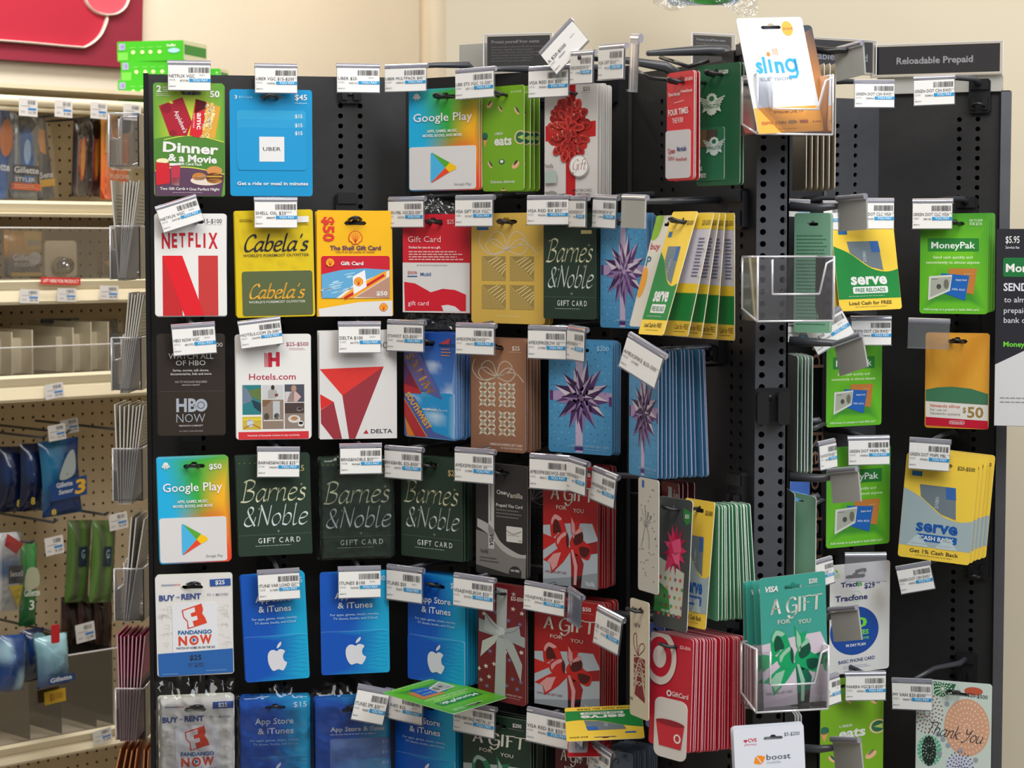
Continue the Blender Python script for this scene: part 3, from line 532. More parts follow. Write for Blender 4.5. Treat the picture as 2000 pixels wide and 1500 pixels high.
def strings(a, cx, cy, s, c, w=8):
    for sg in (-1, 1):
        a.l([(cx, cy), (cx + sg * 30 * s, cy - 120 * s), (cx + sg * 90 * s, cy - 155 * s), (cx + sg * 150 * s, cy - 100 * s), (cx + sg * 95 * s, cy - 40 * s), (cx, cy)], w, c, 6)
        a.l([(cx, cy), (cx + sg * 90 * s, cy - 85 * s), (cx + sg * 160 * s, cy - 75 * s), (cx + sg * 175 * s, cy - 20 * s), (cx + sg * 110 * s, cy + 40 * s), (cx, cy)], w, c, 6)
    a.l([(cx - 215 * s, cy - 165 * s), (cx - 235 * s, cy - 60 * s), (cx - 150 * s, cy + 35 * s), (cx, cy)], w, c, 6); a.l([(cx, cy), (cx + 120 * s, cy - 45 * s), (cx + 200 * s, cy - 30 * s), (cx + 260 * s, cy + 40 * s)], w, c, 6)
a = design('gold', 144, 215, 921, 417, (900, 370, 5), 'd2ae52', hole=(.48, 16, 44, 8), edge='e4c87c')
a.r(160, 365, 277, 395, '2a6ca8'); present(a, (210, 485), (652, 932), 235, 240, 0, 'c0a65e', '9c844c'); strings(a, 458, 590, 1.15, 'cdc6c0', 7); a.lines(360, 620, 1235, 1250, 1, 'e8d8a0')
# 14 dark green bookshop card
def books(x0, y0, crop, W, H, key, sc=1.0):
    a = design(key, W, H, x0, y0, crop, '26382c', hole=(.5, 14, 30, 6), edge='5c6c60', rad=3)
    def k(u, v): return u * W, v * H
    a.ox = a.x0; a.oy = a.y0; a.k = 1
    def X(u): return u * W
    a.script('Barnes', X(.06), X(.93), H * .455, H * .21, 'd5d4b0', .15, .22, 60); a.script('&Noble', X(.07), X(.95), H * .70, H * .2, 'cdd8d8', .15, .2, 60)
    for ch, u in zip('GIFTCARD', (.27, .345, .39, .45, .555, .635, .71, .79)): a.t(ch, X(u), X(u + (.02 if ch == 'I' else .052)), H * .875, H * .05, 'd4dad0', 1)
    a.lines(X(.23), X(.8), H * .90, H * .915, 1, '9cac9c'); a.r(0, H * .79, W, H * .793, '5c6e60')
    for i in range(9): a.e(X(.05 + i * .07), H * .07, .7, .7, 'c8b86a', 6)
    for i, (u, v) in enumerate(((.12, .26), (.3, .53), (.88, .3), (.8, .5), (.55, .76))):
        a.l([(X(u) - 3, H * v), (X(u) + 3, H * v)], .5, 'c8c8a0'); a.l([(X(u), H * v - 3), (X(u), H * v + 3)], .5, 'c8c8a0')
    return a
a = books(1062, 417, (900, 370, 5), 103, 208, 'books2'); a.r(75, 33, 96, 40, 'cabd80'); 
a = books(462, 888, (280, 860, 5), 145, 197, 'books'); a.t('$25', 112, 134, 33, 11, 'c8b07a', 1)
# 15 blue card with purple bow
def starbow(a, cx, cy, sx, sy):
    rd = random.Random(11)
    for ring, (n, rr, off) in enumerate(((13, 1.0, 5), (9, .74, 20), (6, .48, 0))):
        for i in range(n):
            q = R(360 * i / n + off); ln = rr * rd.uniform(.86, 1.06); tx, ty = cx + sx * ln * math.cos(q), cy + sy * ln * math.sin(q); w = .30 * (1 - ring * .08)
            l = (cx + sx * w * rr * math.cos(q - .9), cy + sy * w * rr * math.sin(q - .9)); r_ = (cx + sx * w * rr * math.cos(q + .9), cy + sy * w * rr * math.sin(q + .9))
            m = (cx + sx * .16 * rr * math.cos(q), cy + sy * .16 * rr * math.sin(q)); lt = rd.choice(['c4b4cc', 'b09cbc', 'd4c8d4']); dk = rd.choice(['4c2c62', '5c3a72', '3c2250'])
            a.p([l, (tx, ty), m], lt if math.sin(q - .6) < .3 else '8e74a2'); a.p([m, (tx, ty), r_], dk)
            a.l([(tx, ty), ((tx + m[0]) / 2, (ty + m[1]) / 2), m], 5, '7a5e92')
        a.up()
a = design('purple', 123, 220, 1072, 665, (900, 610, 5), rad_('5aa0ce', '3f83b0', .5, .4, 1.2), grid=(6, 8), hole=(.5, 19, 36, 7), edge='a8a4c0')
rd = random.Random(2)
for i in range(9):
    for j in range(16):
        if abs(i - 4) < 1 and j: continue
        a.e(890 + i * 70 + (j % 2) * 30, 320 + j * 66, 6, 7, rd.choice(['2c5c84', '8cc0e0', '2c5c84', '74b4dc']), 7)
a.r(1125, 300, 1195, 1365, 'bdacc8'); a.r(872, 770, 1475, 865, 'a890b8').up(); a.r(872, 770, 905, 865, '54346a'); a.r(1445, 810, 1475, 900, '54346a'); a.r(1118, 1300, 1198, 1345, '4c2a70')
starbow(a, 1180, 830, 285, 355); a.t('$200', 1328, 1445, 368, 42, 'a0cce4', 1); a.t('AMERICAN EXPRESS GIFT CARD', 1075, 1450, 1310, 20, '94bcd8', 1); a.lines(1200, 1465, 1330, 1345, 1, '84acc8')
a.r(885, 345, 930, 372, '2a6ca8')
# 16 green/yellow reloads card, and the grey/blue cash back one
def serve(key, x0, y0, crop, W, H, grn, pill, txt, foot, ptxt, body):
    a = design(key, W, H, x0, y0, crop, 'f0cb48', hole=(.5, 17, 44, 7), rad=6, edge='efe6c0', back='c4c2cc'); a.ox, a.oy, a.k = x0, y0, 1
    cv = cat([(0, H * .33), (W * .25, H * .41), (W * .55, H * .56), (W * .8, H * .605), (W, H * .58)], 6); a.p(cv + [(W, H * .88), (0, H * .88)], body); a.up()
    a.p([(W * .22, H * .285), (W * .72, H * .285), (W * .76, H * .59), (W * .55, H * .55), (W * .25, H * .40)], '6f7c84').up(); a.p([(W * .58, H * .285), (W * .72, H * .285), (W * .74, H * .40), (W * .6, H * .40)], '3a66a8'); a.r(W * .1, H * .165, W * .24, H * .21, '2a6ca8'); a.t('21001', W * .50, W * .65, H * .50, H * .035, 'c4ccd0', 1, 0, -88)
    a.t('serve', W * .22, W * .80, H * .73, H * .112, txt, 5); a.r(W * .24, H * .755, W * .8, H * .825, pill, 3); a.up().t(ptxt, W * .28, W * .76, H * .81, H * .038, grn if txt == WH else WH, 3); a.lines(W * .16, W * .84, H * .85, H * .862, 1, 'c8d0c8')
    a.t(foot, W * .16, W * .84, H * .94, H * .034, '4c4030', 2); a.lines(W * .25, W * .85, H * .96, H * .972, 1, '8c7a3c'); a.t('$20-$500', W * .72, W * .96, H * .11, H * .035, '5c5430', 2); return a
serve('reload', 1625, 410, (1600, 370, 5), 140, 195, '2c7a4c', WH, WH, 'Load Cash for FREE', 'FREE RELOADS', '24843f')
a = serve('cashback', 1753, 890, (1600, 860, 5), 147, 205, '1e56a4', '1e5ca8', '1e56a4', 'Get 1% Cash Back', 'CASH BACK', '9fb0b4')
for u in (.26, .66): a.p(cat([(a.W * (u - .16), a.H * .88), (a.W * (u - .06), a.H * .80), (a.W * u, a.H * .765), (a.W * (u + .06), a.H * .80), (a.W * (u + .16), a.H * .88)], 5), 'b8c8cc')
# 17 dark brown television card
a = design('hbo', 133, 200, 307, 652, (280, 610, 5), '2f2723', inner=[(140, 772, 795, 1205, '30271f', 5)], hole=(.5, 16, 40, 7), edge='a8a8aa')
a.t('WATCH ALL', 248, 685, 455, 56, 'd4d0cc'); a.t('OF HBO', 318, 608, 518, 48, 'd4d0cc', 1); a.t('Series, movies, talk shows,', 288, 640, 577, 22, 'd0ccc8', 2); a.t('documentaries, kids and more', 264, 665, 612, 22, 'd0ccc8', 2); a.t('NO TV PACKAGE REQUIRED', 310, 622, 690, 20, 'b0aca8'); a.t('HBONOW.COM/GIFT', 375, 552, 718, 14, 'b0aca8', 1)
a.t('HB', 318, 520, 970, 122, 'a3a9b4', 8); a.e(562, 910, 60, 63, 'a3a9b4').up(); a.ring(560, 910, 32, 6, '39302a').up(); a.e(490, 910, 6, 6, '39302a', 8); a.t('NOW', 318, 600, 1078, 84, '9ca0a8', -1); a.t('HBONOW.COM/GIFT', 343, 578, 1118, 16, 'c0c0c0', 1); a.t('NO CREDIT CARD REQUIRED', 345, 578, 1170, 13, '9a9a9a'); a.t('100', 690, 776, 338, 40, 'c8c4c0')
# 18 white travel card with photo grid
a = design('hotels', 146, 203, 461, 655, (280, 610, 5), WH, hole=(.5, 16, 40, 7))
a.r(925, 1165, 1612, 1240, 'cf3038'); a.up().t('Hundreds of thousands of places to stay worldwide.', 1015, 1525, 1208, 16, 'f0d0d0', 2); a.t('$25-$500', 1397, 1615, 338, 36, '9c3c50', 1); a.lines(1425, 1590, 358, 385, 2, 'c08894')
for i, x in enumerate((1183, 1195, 1207)): a.r(x, 400 + i * 5, x + 7, 540, 'c4283c')
a.r(1218, 400, 1258, 540, 'c4283c', 8); a.r(1295, 395, 1332, 535, 'c4283c', 8); a.r(1250, 450, 1300, 485, 'c4283c'); a.t('Hotels.com', 1032, 1488, 662, 58, 'b02c48', 1)
for x0, y0, x1, y1, c in ((966, 712, 1148, 998, '2c7a80'), (966, 1018, 1148, 1142, 'c8b040'), (1160, 714, 1367, 845, 'c4c6c8'), (1160, 855, 1367, 1138, '8c7a6c'), (1378, 710, 1570, 880, '4c4e58'), (1378, 888, 1570, 1138, '8a7a70')): a.r(x0, y0, x1, y1, c)
a.up(); a.p([(1148, 740), (1020, 765), (1060, 830), (1148, 870)], '5f7440'); a.p([(966, 716), (1020, 760), (1070, 860), (966, 900)], '6c7c90'); a.p([(1050, 850), (1148, 890), (1148, 980), (1080, 930)], '243c48')
a.e(1262, 738, 18, 24, '3a2c26', 12); a.p([(1215, 770), (1240, 755), (1290, 755), (1310, 800), (1290, 843), (1215, 843)], 'a8a4a0'); a.e(1298, 812, 18, 16, '8c5030', 10)
a.r(1380, 780, 1470, 878, 'ccc4c4'); a.p([(1430, 790), (1480, 770), (1540, 830), (1500, 878), (1400, 878)], 'c8a8a4'); a.e(1468, 750, 26, 34, 'b08878', 12)
a.p([(1160, 855), (1255, 855), (1190, 920), (1160, 920)], '7c5c44'); a.r(1262, 870, 1330, 1040, 'b8babc'); a.e(1200, 1020, 26, 36, '4c4440', 10); a.e(1300, 1015, 28, 30, '3c3838', 10); a.r(1170, 1050, 1360, 1062, 'd4ccc4')
a.r(1380, 890, 1568, 990, '4a3c3a'); a.e(1525, 950, 34, 20, 'd8d4d0', 12); a.up().e(1525, 946, 24, 11, '3c2c26', 12); a.e(1470, 1045, 62, 38, 'd0ccc8', 16); a.e(1470, 1040, 36, 20, 'd89a4c', 12); a.e(1535, 1090, 30, 30, 'dcdad8', 12); a.up().e(1535, 1085, 22, 14, '2c2220', 12)
a.r(966, 1030, 1148, 1060, 'd8c43c'); a.e(1040, 1080, 34, 40, 'c8ccd4', 12); a.l([(975, 1130), (1060, 1090), (1140, 1130)], 8, 'b85a3c')
# 19 white card with red triangle
a = design('delta', 150, 207, 625, 647, (600, 610, 5), 'd9d6d4', hole=None, rad=.5, edge='cfc8c0')
a.p([(127, 545), (748, 525), (345, 800)], 'd9352f'); a.p([(748, 525), (345, 800), (408, 1225), (468, 1222)], '96303a'); a.p([(130, 785), (262, 862), (135, 935)], 'd22c28'); a.p([(262, 862), (340, 1225), (255, 1228), (137, 1065), (135, 938)], '96303a')
a.t('100', 640, 790, 352, 62, '5c5a5a', -1); a.p([(575, 1132), (545, 1172), (598, 1172)], 'b02c34'); a.t('DELTA', 620, 830, 1168, 38, '3a3a44', 3)
# 20 blue airline card
def sky(u, v): return mix(mix('1f4fa8', '4a88cc', v * 1.3), 'c8d8ea', max(0, math.sin(u * 7 + v * 3) * math.sin(v * 11 + 1.5) - .35) * 1.2 * (v > .3))
a = design('airline', 102, 203, 790, 650, (600, 610, 5), sky, grid=(12, 20), hole=(.42, 22, 32, 7), edge='a8c0dc', inner=[(955, 772, 1440, 1215, lambda u, v: mix('1c90cc', 'd0e4f0', max(0, math.sin(u * 6 + 1) * math.sin(v * 8 + .5) - .25)), 5)])
a.p([(950, 380), (1100, 380), (1330, 830), (950, 700)], '5c5c9c'); a.p([(950, 480), (1130, 790), (950, 790)], 'b42430'); a.l([(950, 465), (1115, 770)], 12, 'e8b030'); a.t('SOUTHW', 968, 1400, 435, 80, 'e6a828', 5, 0, 59)
a.p([(955, 790), (1060, 830), (1240, 1150), (1440, 1205), (955, 1205)], '4c5a9c').up(); a.p([(955, 850), (1180, 1205), (1060, 1205), (955, 1020)], 'b02834'); a.p([(955, 985), (1070, 1205), (985, 1205)], 'd87c24'); a.l([(955, 850), (1180, 1205)], 9, 'e8b030'); a.t('SOUTHWEST', 962, 1360, 805, 52, 'e6a828', 4, 0, 56)
a.t('southwest', 1138, 1275, 945, 24, WH, 4); a.t('giftcard', 1278, 1375, 948, 24, 'b8d4ec'); a.p([(1300, 300), (1390, 250), (1410, 250), (1395, 300)], 'b83c4c'); a.r(1300, 300, 1440, 318, '24406c'); a.lines(1320, 1415, 345, 435, 3, 'd08848')
# 21 copper present card
a = design('copper', 107, 220, 920, 662, (900, 610, 5), rad_('a27458', '7d5643', .6, .35, 1.0), grid=(5, 8), hole=(.45, 16, 32, 7), edge='c8b8b0', back='6a4a3c')
strings(a, 355, 630, 1.0, 'c4b8a8', 9); present(a, (180, 372), (680, 960), 168, 245, 1, 'd0c8b4', ''); a.t('$25', 505, 578, 365, 40, 'e0d8cc', 1); a.lines(470, 615, 380, 396, 1, 'c0a890'); a.t('AMERICAN EXPRESS GIFT CARD', 288, 605, 1300, 22, 'd8ccc0', 2); a.t('NO FEES AFTER PURCHASE', 395, 605, 1330, 17, 'd0c0b4', 1)
# 22 plain dark present card, 23 black prepaid card
a = design('darkgift', 107, 220, 920, 662, (900, 610, 5), '2a2728', hole=(.45, 16, 32, 7), edge='9c8a80'); strings(a, 355, 630, 1.0, '6a6664', 8); present(a, (180, 372), (680, 960), 168, 245, 1, '3a3838', ''); a.t('AMERICAN EXPRESS GIFT CARD', 288, 605, 1300, 22, '8c8886', 2)
a = design('onev', 103, 222, 929, 905, (900, 860, 5), '2e2b2b', hole=(.5, 16, 32, 7), edge='8c8886')
a.p(cat([(145, 900), (280, 940), (420, 1060), (560, 1120), (645, 1100)], 5) + [(640, 1340), (145, 1250)], '77736f'); a.up(); a.p(cat([(160, 785), (300, 850), (400, 1000), (560, 1090), (645, 1095)], 5) + cat([(645, 1130), (520, 1130), (400, 1070), (280, 940), (160, 870)], 5), 'a9a6a2'); a.r(272, 422, 330, 1075, 'b8b6b2').up(); a.t('PREPAID CARDHOLDER', 290, 650, 440, 12, '4a4848', 1, 0, 90); a.t('VISA', 285, 405, 925, 34, '3a3a44', 4, .2, 90)
a.t('One', 355, 448, 522, 42, 'd8d8d8', 1); a.t('Vanilla', 450, 612, 545, 48, 'b8b0a4', 2); a.t('Prepaid Visa Card', 350, 610, 645, 32, 'd0cecc', 1); a.lines(350, 610, 670, 770, 3, '6c6a68', .4); a.r(452, 830, 610, 985, 'ccc9c4', 10).up(); a.l([(455, 875), (520, 905), (600, 870)], 6, '5c5a58', 4); a.lines(460, 600, 915, 930, 1, '8a8886'); a.t('VISA', 572, 602, 972, 12, '3c3c4c', 2)
a.t('Vanilla', 190, 272, 1125, 40, '3c3a38', 1); a.lines(185, 385, 1165, 1230, 2, '4a4844', .35); a.e(540, 1290, 62, 70, '2c2a2a').up(); a.t('NO FEES', 498, 582, 1275, 20, WH, 2)
# 24 'a gift for you' cards in red / green
def gift(key, x0, y0, W, H, top, box, rib, rib2, dk, price='$50', extra=None, vis=False, mt='print'):
    a = design(key, W, H, x0, y0, (0, 0, 1), top, hole=(.5, 20, 38, 7), edge='bcb8b6', back='8c9a90', mt=mt); a.ox, a.oy, a.k = x0, y0, 1
    def q(*p): return [(W * x / 100, H * y / 100) for x, y in p]
    a.p(q((0, 51), (55, 47), (90, 46), (100, 58), (100, 100), (0, 100)), box); a.up(); a.p(q((0, 96), (50, 92), (100, 86), (100, 100), (0, 100)), '8a9298' if not vis else 'c0b4bc')
    a.p(q((50, 66), (62, 66), (75, 80), (72, 90), (70, 100), (52, 100), (52, 84)), rib2); a.p(q((0, 58), (30, 62), (0, 72)), rib); a.p(q((60, 66), (100, 60), (100, 70), (60, 74)), rib2).up()
    a.p(q((36, 66), (55, 68), (38, 80), (16, 91), (13, 82), (0, 80), (20, 72)), rib); a.p(q((52, 55), (50, 38), (58, 46), (70, 44), (62, 56), (60, 64)), rib).up()
    a.p(q((14, 48), (22, 41), (36, 44), (44, 56), (40, 62), (30, 56), (26, 58), (16, 60)), rib, 5); a.p(q((50, 62), (60, 54), (70, 50), (74, 60), (88, 66), (84, 76), (68, 74), (52, 68)), rib, 5).up(); a.p(q((19, 50), (24, 45), (30, 48), (34, 55), (27, 56), (20, 57)), dk, 5); a.p(q((56, 60), (68, 52), (74, 56), (72, 62), (60, 65)), dk, 5)
    a.p(q((24, 60), (40, 54), (46, 58), (46, 68), (40, 72), (26, 68)), rib, 5); a.up(); a.p(q((44, 55), (48, 60), (47, 68), (43, 64)), dk, 4); a.p(q((68, 66), (86, 67), (80, 74), (70, 73)), dk, 4)
    lt = mix(rib, 'ffffff', .28)
    a.p(q((16, 46), (23, 41), (35, 44), (30, 46), (22, 45), (17, 50)), lt, 4); a.p(q((27, 61), (40, 55), (44, 57), (34, 61), (28, 66)), lt, 4); a.p(q((53, 53), (53, 42), (59, 48), (60, 55), (57, 60)), lt); a.p(q((56, 57), (64, 52), (70, 50), (72, 53), (62, 56)), lt, 4); a.p(q((20, 74), (34, 72), (26, 84), (18, 88), (14, 82), (8, 81)), lt); a.p(q((52, 69), (56, 69), (64, 82), (62, 98), (57, 98), (58, 84)), lt)
    a.script('A GIFT', W * .16, W * .93, H * .285, H * .115, 'e2ded2', .23, .05, 20, thin=.6); a.t('FOR', W * .25, W * .44, H * .365, H * .032, 'd4ccc0', 1); a.t('YOU', W * .56, W * .75, H * .38, H * .032, 'd4ccc0', 1)
    a.t(price, W * .74, W * .87, H * .08, H * .035, 'e0dcd8', 2); a.lines(W * .68, W * .95, H * .1, H * .106, 1, 'c8a8a8'); a.t('VANILLA VISA GIFT CARD', W * .04, W * .44, H * .9, H * .018, '8c4048' if not vis else '7c8a88', 1); a.t('Vanilla', W * .78, W * .95, H * .975, H * .038, 'd8dce0', 1)
    if vis: a.t('VISA', W * .06, W * .27, H * .11, H * .04, WH, 4, .25)
    return a
gift('giftred', 1043, 1170, 132, 215, 'a31c1e', 'a9b2ba', 'b8211e', '901a1c', '4c1210')
gift('giftdark', 905, 1395, 130, 215, '1d3526', '9aa49c', '1c6a48', '14482f', '0e2c20', '$200')
gift('giftmaroon', 1080, 1430, 100, 215, '521018', '9a9298', 'a8403a', '7c2426', '3c0e10', '$100')
gift('giftteal', 1485, 1122, 140, 218, '38988a', 'cbbcc6', '0f9a5e', '17664e', '0c4a38', '$200', vis=True, mt='foil_print')
# 25 silver ribbon on dark red with stars
def star(a, x, y, r, c, o=0): a.p([(x + (r if i % 2 == 0 else r * .42) * math.cos(R(i * 36 - 90 + o)), y + (r if i % 2 == 0 else r * .42) * math.sin(R(i * 36 - 90 + o))) for i in range(10)], c)
a = design('stars', 93, 232, 934, 1140, (900, 1100, 5), '6e1b20', hole=(.4, 18, 28, 7), edge='a88c8c'); rd = random.Random(5)
for x, y in ((330, 375), (515, 430), (350, 490), (470, 550), (600, 460), (230, 520), (580, 570), (290, 880), (480, 935), (250, 1035), (330, 1000), (595, 840), (180, 1070), (280, 1135), (510, 1115), (590, 1130), (200, 1180), (450, 1190), (260, 1230), (555, 1205), (440, 860), (520, 285), (400, 800)): star(a, x, y, 26, rd.choice(['c8bca8', '6c6a94', 'a89890', 'd8d0c0']), rd.uniform(-15, 15))
a.up(); a.p([(355, 240), (460, 250), (450, 700), (440, 1310), (335, 1290), (355, 700)], 'a9adaa'); a.p([(180, 570), (400, 640), (630, 690), (628, 790), (400, 730), (180, 700)], '9da2a2').up(); a.p([(400, 650), (245, 505), (230, 680), (400, 720)], 'b2b6b4'); a.p([(400, 650), (575, 585), (600, 760), (410, 720)], '9aa0a0'); a.p([(380, 700), (330, 720), (215, 790), (195, 950), (340, 790)], 'b9bcb2'); a.p([(430, 700), (520, 770), (605, 960), (590, 1130), (520, 960), (430, 790)], 'a4aaa6'); a.up().e(395, 665, 45, 40, 'c0c4c2', 14); a.l([(250, 520), (300, 600), (380, 660)], 8, '7c8284', 4); a.l([(570, 600), (520, 650), (430, 680)], 8, '7c8284', 4)
a.t('$25-$500', 495, 622, 345, 36, 'd8ccc4', 2); a.t('EXPRESS GIFT CARD', 450, 605, 1285, 18, 'c8a8a0', 1); a.lines(450, 605, 1300, 1315, 1, 'b09090')
# 26 blue digital store card
def apc(u, v): return mix('0d52b4', '12a2cf', (u - .55 + (v - .5) * .25 * math.sin(v * 3)) * 2.6 + .2)
def applelogo(a, x, y, s, c='d6d6dc'):
    pts = [(0, -46), (22, -58), (50, -56), (72, -40), (56, -18), (52, 10), (62, 34), (84, 48), (70, 82), (50, 108), (30, 106), (6, 98), (-18, 104), (-38, 108), (-58, 92), (-78, 50), (-84, 8), (-78, -30), (-54, -54), (-26, -56)]
    a.p([(x + p[0] * s, y + p[1] * s) for p in pts], c, 4); a.p(cat([(x + 2 * s, y - 66 * s), (x + 8 * s, y - 92 * s), (x + 40 * s, y - 118 * s), (x + 36 * s, y - 88 * s)], 4, True), c)
for key, pr in (('app100', '$100'), ('app15', '$15'), ('app25', '$25')):
    a = design(key, 134, 197, 626, 1118, (600, 1100, 5), apc, inner=[(130, 662, 797, 1078, apc, 5)], grid=(10, 12), hole=(.5, 20, 42, 7), edge='4c94d4')
    for i in range(10): a.l([(520 + j * 28, 680 + i * 36 + 9 * math.sin(j * .7 + i)) for j in range(10)], 2.2, '1c86c8')
    a.up(); a.t('App Store', 272, 640, 345, 56, 'd8dce4', 2); a.t('& iTunes', 298, 640, 440, 56, 'd8dce4', 2); a.t('For apps, games, music, movies,', 225, 700, 512, 22, 'a8c8e4', 1); a.t('TV shows, books, and iCloud', 252, 682, 550, 22, 'a8c8e4', 1); applelogo(a, 468, 860, 1.18); a.t(pr, 640, 768, 188, 50, 'c8d8ec', 1)
a = design('app3', 148, 218, 612, 1345, (580, 1260, 6.25), apc, inner=[(380, 1030, 1125, 1590, '6c8cc8', 5), (384, 1155, 1128, 1600, '6488c6', 5), (388, 1285, 1132, 1700, lambda u, v: mix('5a7cc4', '5fb0dc', u), 5)], grid=(8, 8), hole=(.5, 25, 44, 7), edge='4c94d4')
a.t('App Store &', 385, 850, 938, 52, WH, 3); a.t('iTunes', 870, 1050, 938, 52, WH, 3); a.lines(385, 1040, 968, 985, 1, 'a8c0e0', .8); applelogo(a, 775, 1560, .95)
for y in (1095, 1222, 1350): a.t('$10', 1025, 1105, y, 34, 'c0d4ec', 2)
# 27 white and blue film rental card
a = design('rent', 148, 196, 305, 1122, (280, 1100, 5), 'dddad6', inner=[(282, 385, 718, 1035, 'e0e0e4', 7)], hole=(.48, 25, 44, 9), edge='c8d078')
for i in range(40): rd = random.Random(i); x, y = rd.choice((rd.uniform(150, 260), rd.uniform(730, 830))), rd.uniform(400, 830); a.l([(x - 25, y), (x + 25, y)], 2, 'c0beba'); a.l([(x + 20, y), (x + 20, y + 25)], 2, 'c0beba')
a.p([(135, 865), (865, 842), (868, 1075), (140, 1095)], '2a62a8'); a.p([(653, 164), (855, 160), (857, 228), (655, 230)], '2c5298').up(); a.t('$25', 706, 798, 213, 38, WH, 3); a.t('FANDANGO', 185, 310, 208, 14, '3c5c94', 3); a.t('NOW', 312, 370, 208, 14, 'cc4a3a', 3); a.t('BUY', 160, 312, 350, 50, '3a4e90', 5); a.t('OR', 322, 362, 332, 18, '3a4e90', 1); a.t('RENT', 375, 566, 345, 50, '3a4e90', 5); a.t('TV + MOVIES', 622, 832, 322, 22, '8a8aa0', 1)
a.p([(375, 450), (568, 392), (582, 450), (572, 490), (600, 530), (618, 582), (428, 635), (425, 560), (388, 520)], 'd9452c').up(); a.p([(388, 458), (500, 425), (505, 470), (460, 485), (468, 520), (520, 508), (528, 548), (478, 560), (490, 610), (440, 622), (432, 555), (396, 515)], 'e0e0e4')
a.t('FANDANGO', 335, 662, 685, 36, '2c64a0', 4); a.t('N', 338, 420, 788, 82, 'd9452c', 7); a.ring(488, 745, 36, 18, 'd9452c'); a.t('W', 545, 660, 780, 80, 'd9452c', 6); a.p([(474, 722), (508, 743), (476, 765)], '2c64a0'); a.t('WATCH AT HOME OR ON THE GO', 315, 690, 828, 20, '4a4e60', 2); a.l([(455, 857), (550, 855)], 2, '9c6a6a'); a.t('$25', 440, 556, 938, 46, '2c2c30', 3); a.t('BUY OR RENT', 428, 580, 985, 18, '3a3a40', 1); a.t('TV + MOVIES', 430, 578, 1008, 18, '3a3a40', 1)
a.lines(175, 352, 1062, 1072, 1, 'a8c0dc'); a.lines(600, 835, 1045, 1055, 1, 'a8c0dc')
# 28 red bullseye gift card (mascot left out)
a = design('target', 88, 218, 1268, 1240, (1200, 1200, 5), 'bb1c30', inner=[(400, 815, 742, 1390, 'd4cec8', 14)], hole=(.45, 20, 26, 6), edge='e8c8cc', back='d8a8b0'); a.ox, a.oy, a.k = a.x0, a.y0, 1
for r_, c in ((43, 'd2c8be'), (31, 'bb1c30'), (17, 'd8d0c8')): a.e(20, 46, r_ * .82, r_ * 1.25, c, 40); a.up()
a.z -= 2; a.t('GiftCard', 48, 82, 116, 9, WH, 1); a.ring(42, 112, 4, 2.5, WH, 16, 5); a.t('$25-$500', 62, 84, 22, 6, 'e8c0c0', 1); a.p([(16, 168), (76, 168), (70, 216), (24, 216)], 'c42434'); a.up().ring(62, 196, 6, 3, WH, 18, 7.5); a.e(46, 169, 30, 6, '8c1420', 18)
# 29 green money transfer card
def mpk(u, v): return mix('3c8a2c', '6fbe22', 1 - abs(v - .38) * 2.3) if v < .87 else hx('62b528')
a = design('money', 136, 192, 1797, 420, (1600, 370, 5), mpk, grid=(4, 20), hole=(.5, 17, 42, 8), edge='bfe0b4')
a.r(1062, 475, 1572, 603, '2a7c34', 10).up(); a.t('MoneyPak', 1097, 1535, 573, 62, 'e4ece4', 2); a.t('Send cash quickly and', 1117, 1510, 672, 26, 'd8ecc0', 2); a.t('conveniently to almost anyone', 1045, 1580, 722, 26, 'd8ecc0', 2); a.p([(1275, 768), (1558, 768), (1525, 1020), (1290, 970)], 'b87638'); a.up()
a.p([(1200, 815), (1482, 838), (1440, 1080), (1230, 1010)], '1f5fae').up(); a.p([(1078, 845), (1310, 830), (1290, 985), (1070, 1082)], 'cfd0c8').up(); a.p([(1098, 862), (1302, 848), (1282, 968), (1092, 1050)], 'a4a69a'); a.up().e(1178, 945, 24, 26, '4c4e48', 14); a.e(1252, 920, 26, 48, '6c6a60', 14); a.lines(1110, 1180, 870, 885, 1, '5c5e54'); a.t('Debit Card', 1348, 1455, 888, 16, WH, 2); a.t('3456 4010', 1308, 1438, 978, 20, 'c8d8ec', 1, 0, 4); a.lines(1430, 1530, 818, 832, 1, 'd8b88c')
a.t('Add money to a prepaid or bank debit card', 1028, 1578, 1178, 22, 'd8ecc8', 2); a.t('$20 TO $500', 1475, 1605, 312, 20, 'c8e4b8', 2); a.t('FOR $5.95', 1478, 1600, 350, 22, 'c8e4b8', 2); a.l([(1475, 322), (1600, 322)], 2, 'c8e4b8')
# 30 amber game card (character picture left out: plain amber and green)
a = design('game', 124, 190, 1807, 648, (1600, 610, 5), lambda u, v: mix('d89a34', 'c07f22', math.sin(u * 9 + v * 7) * .5 + .3), grid=(10, 14), hole=(.5, 17, 40, 8))
a.p([(1042, 760), (1160, 735), (1300, 725), (1480, 740), (1648, 790), (1648, 900), (1042, 875)], '3f7152'); a.p([(1042, 870), (1648, 890), (1648, 1055), (1045, 1032)], 'd6d2cc').up(); a.p([(1045, 1032), (1648, 1055), (1665, 1145), (1045, 1115)], 'b81630').up()
a.t('Nintendo eShop', 1090, 1378, 930, 28, 'c8603c', 2, 0, 1); a.t('For use on', 1090, 1250, 968, 24, '94866c', 1, 0, 1); a.t('Nintendo systems', 1092, 1382, 1005, 24, '94866c', 1, 0, 1); a.t('$', 1405, 1438, 980, 52, '94783c', 2); a.t('50', 1450, 1605, 1025, 100, '94783c', 3); a.r(1275, 1062, 1425, 1098, 'd8ccd0', 16).up(); a.r(1280, 1066, 1420, 1094, 'b81630', 13).up(); a.t('Nintendo', 1290, 1410, 1090, 20, 'd8ccd0', 2)
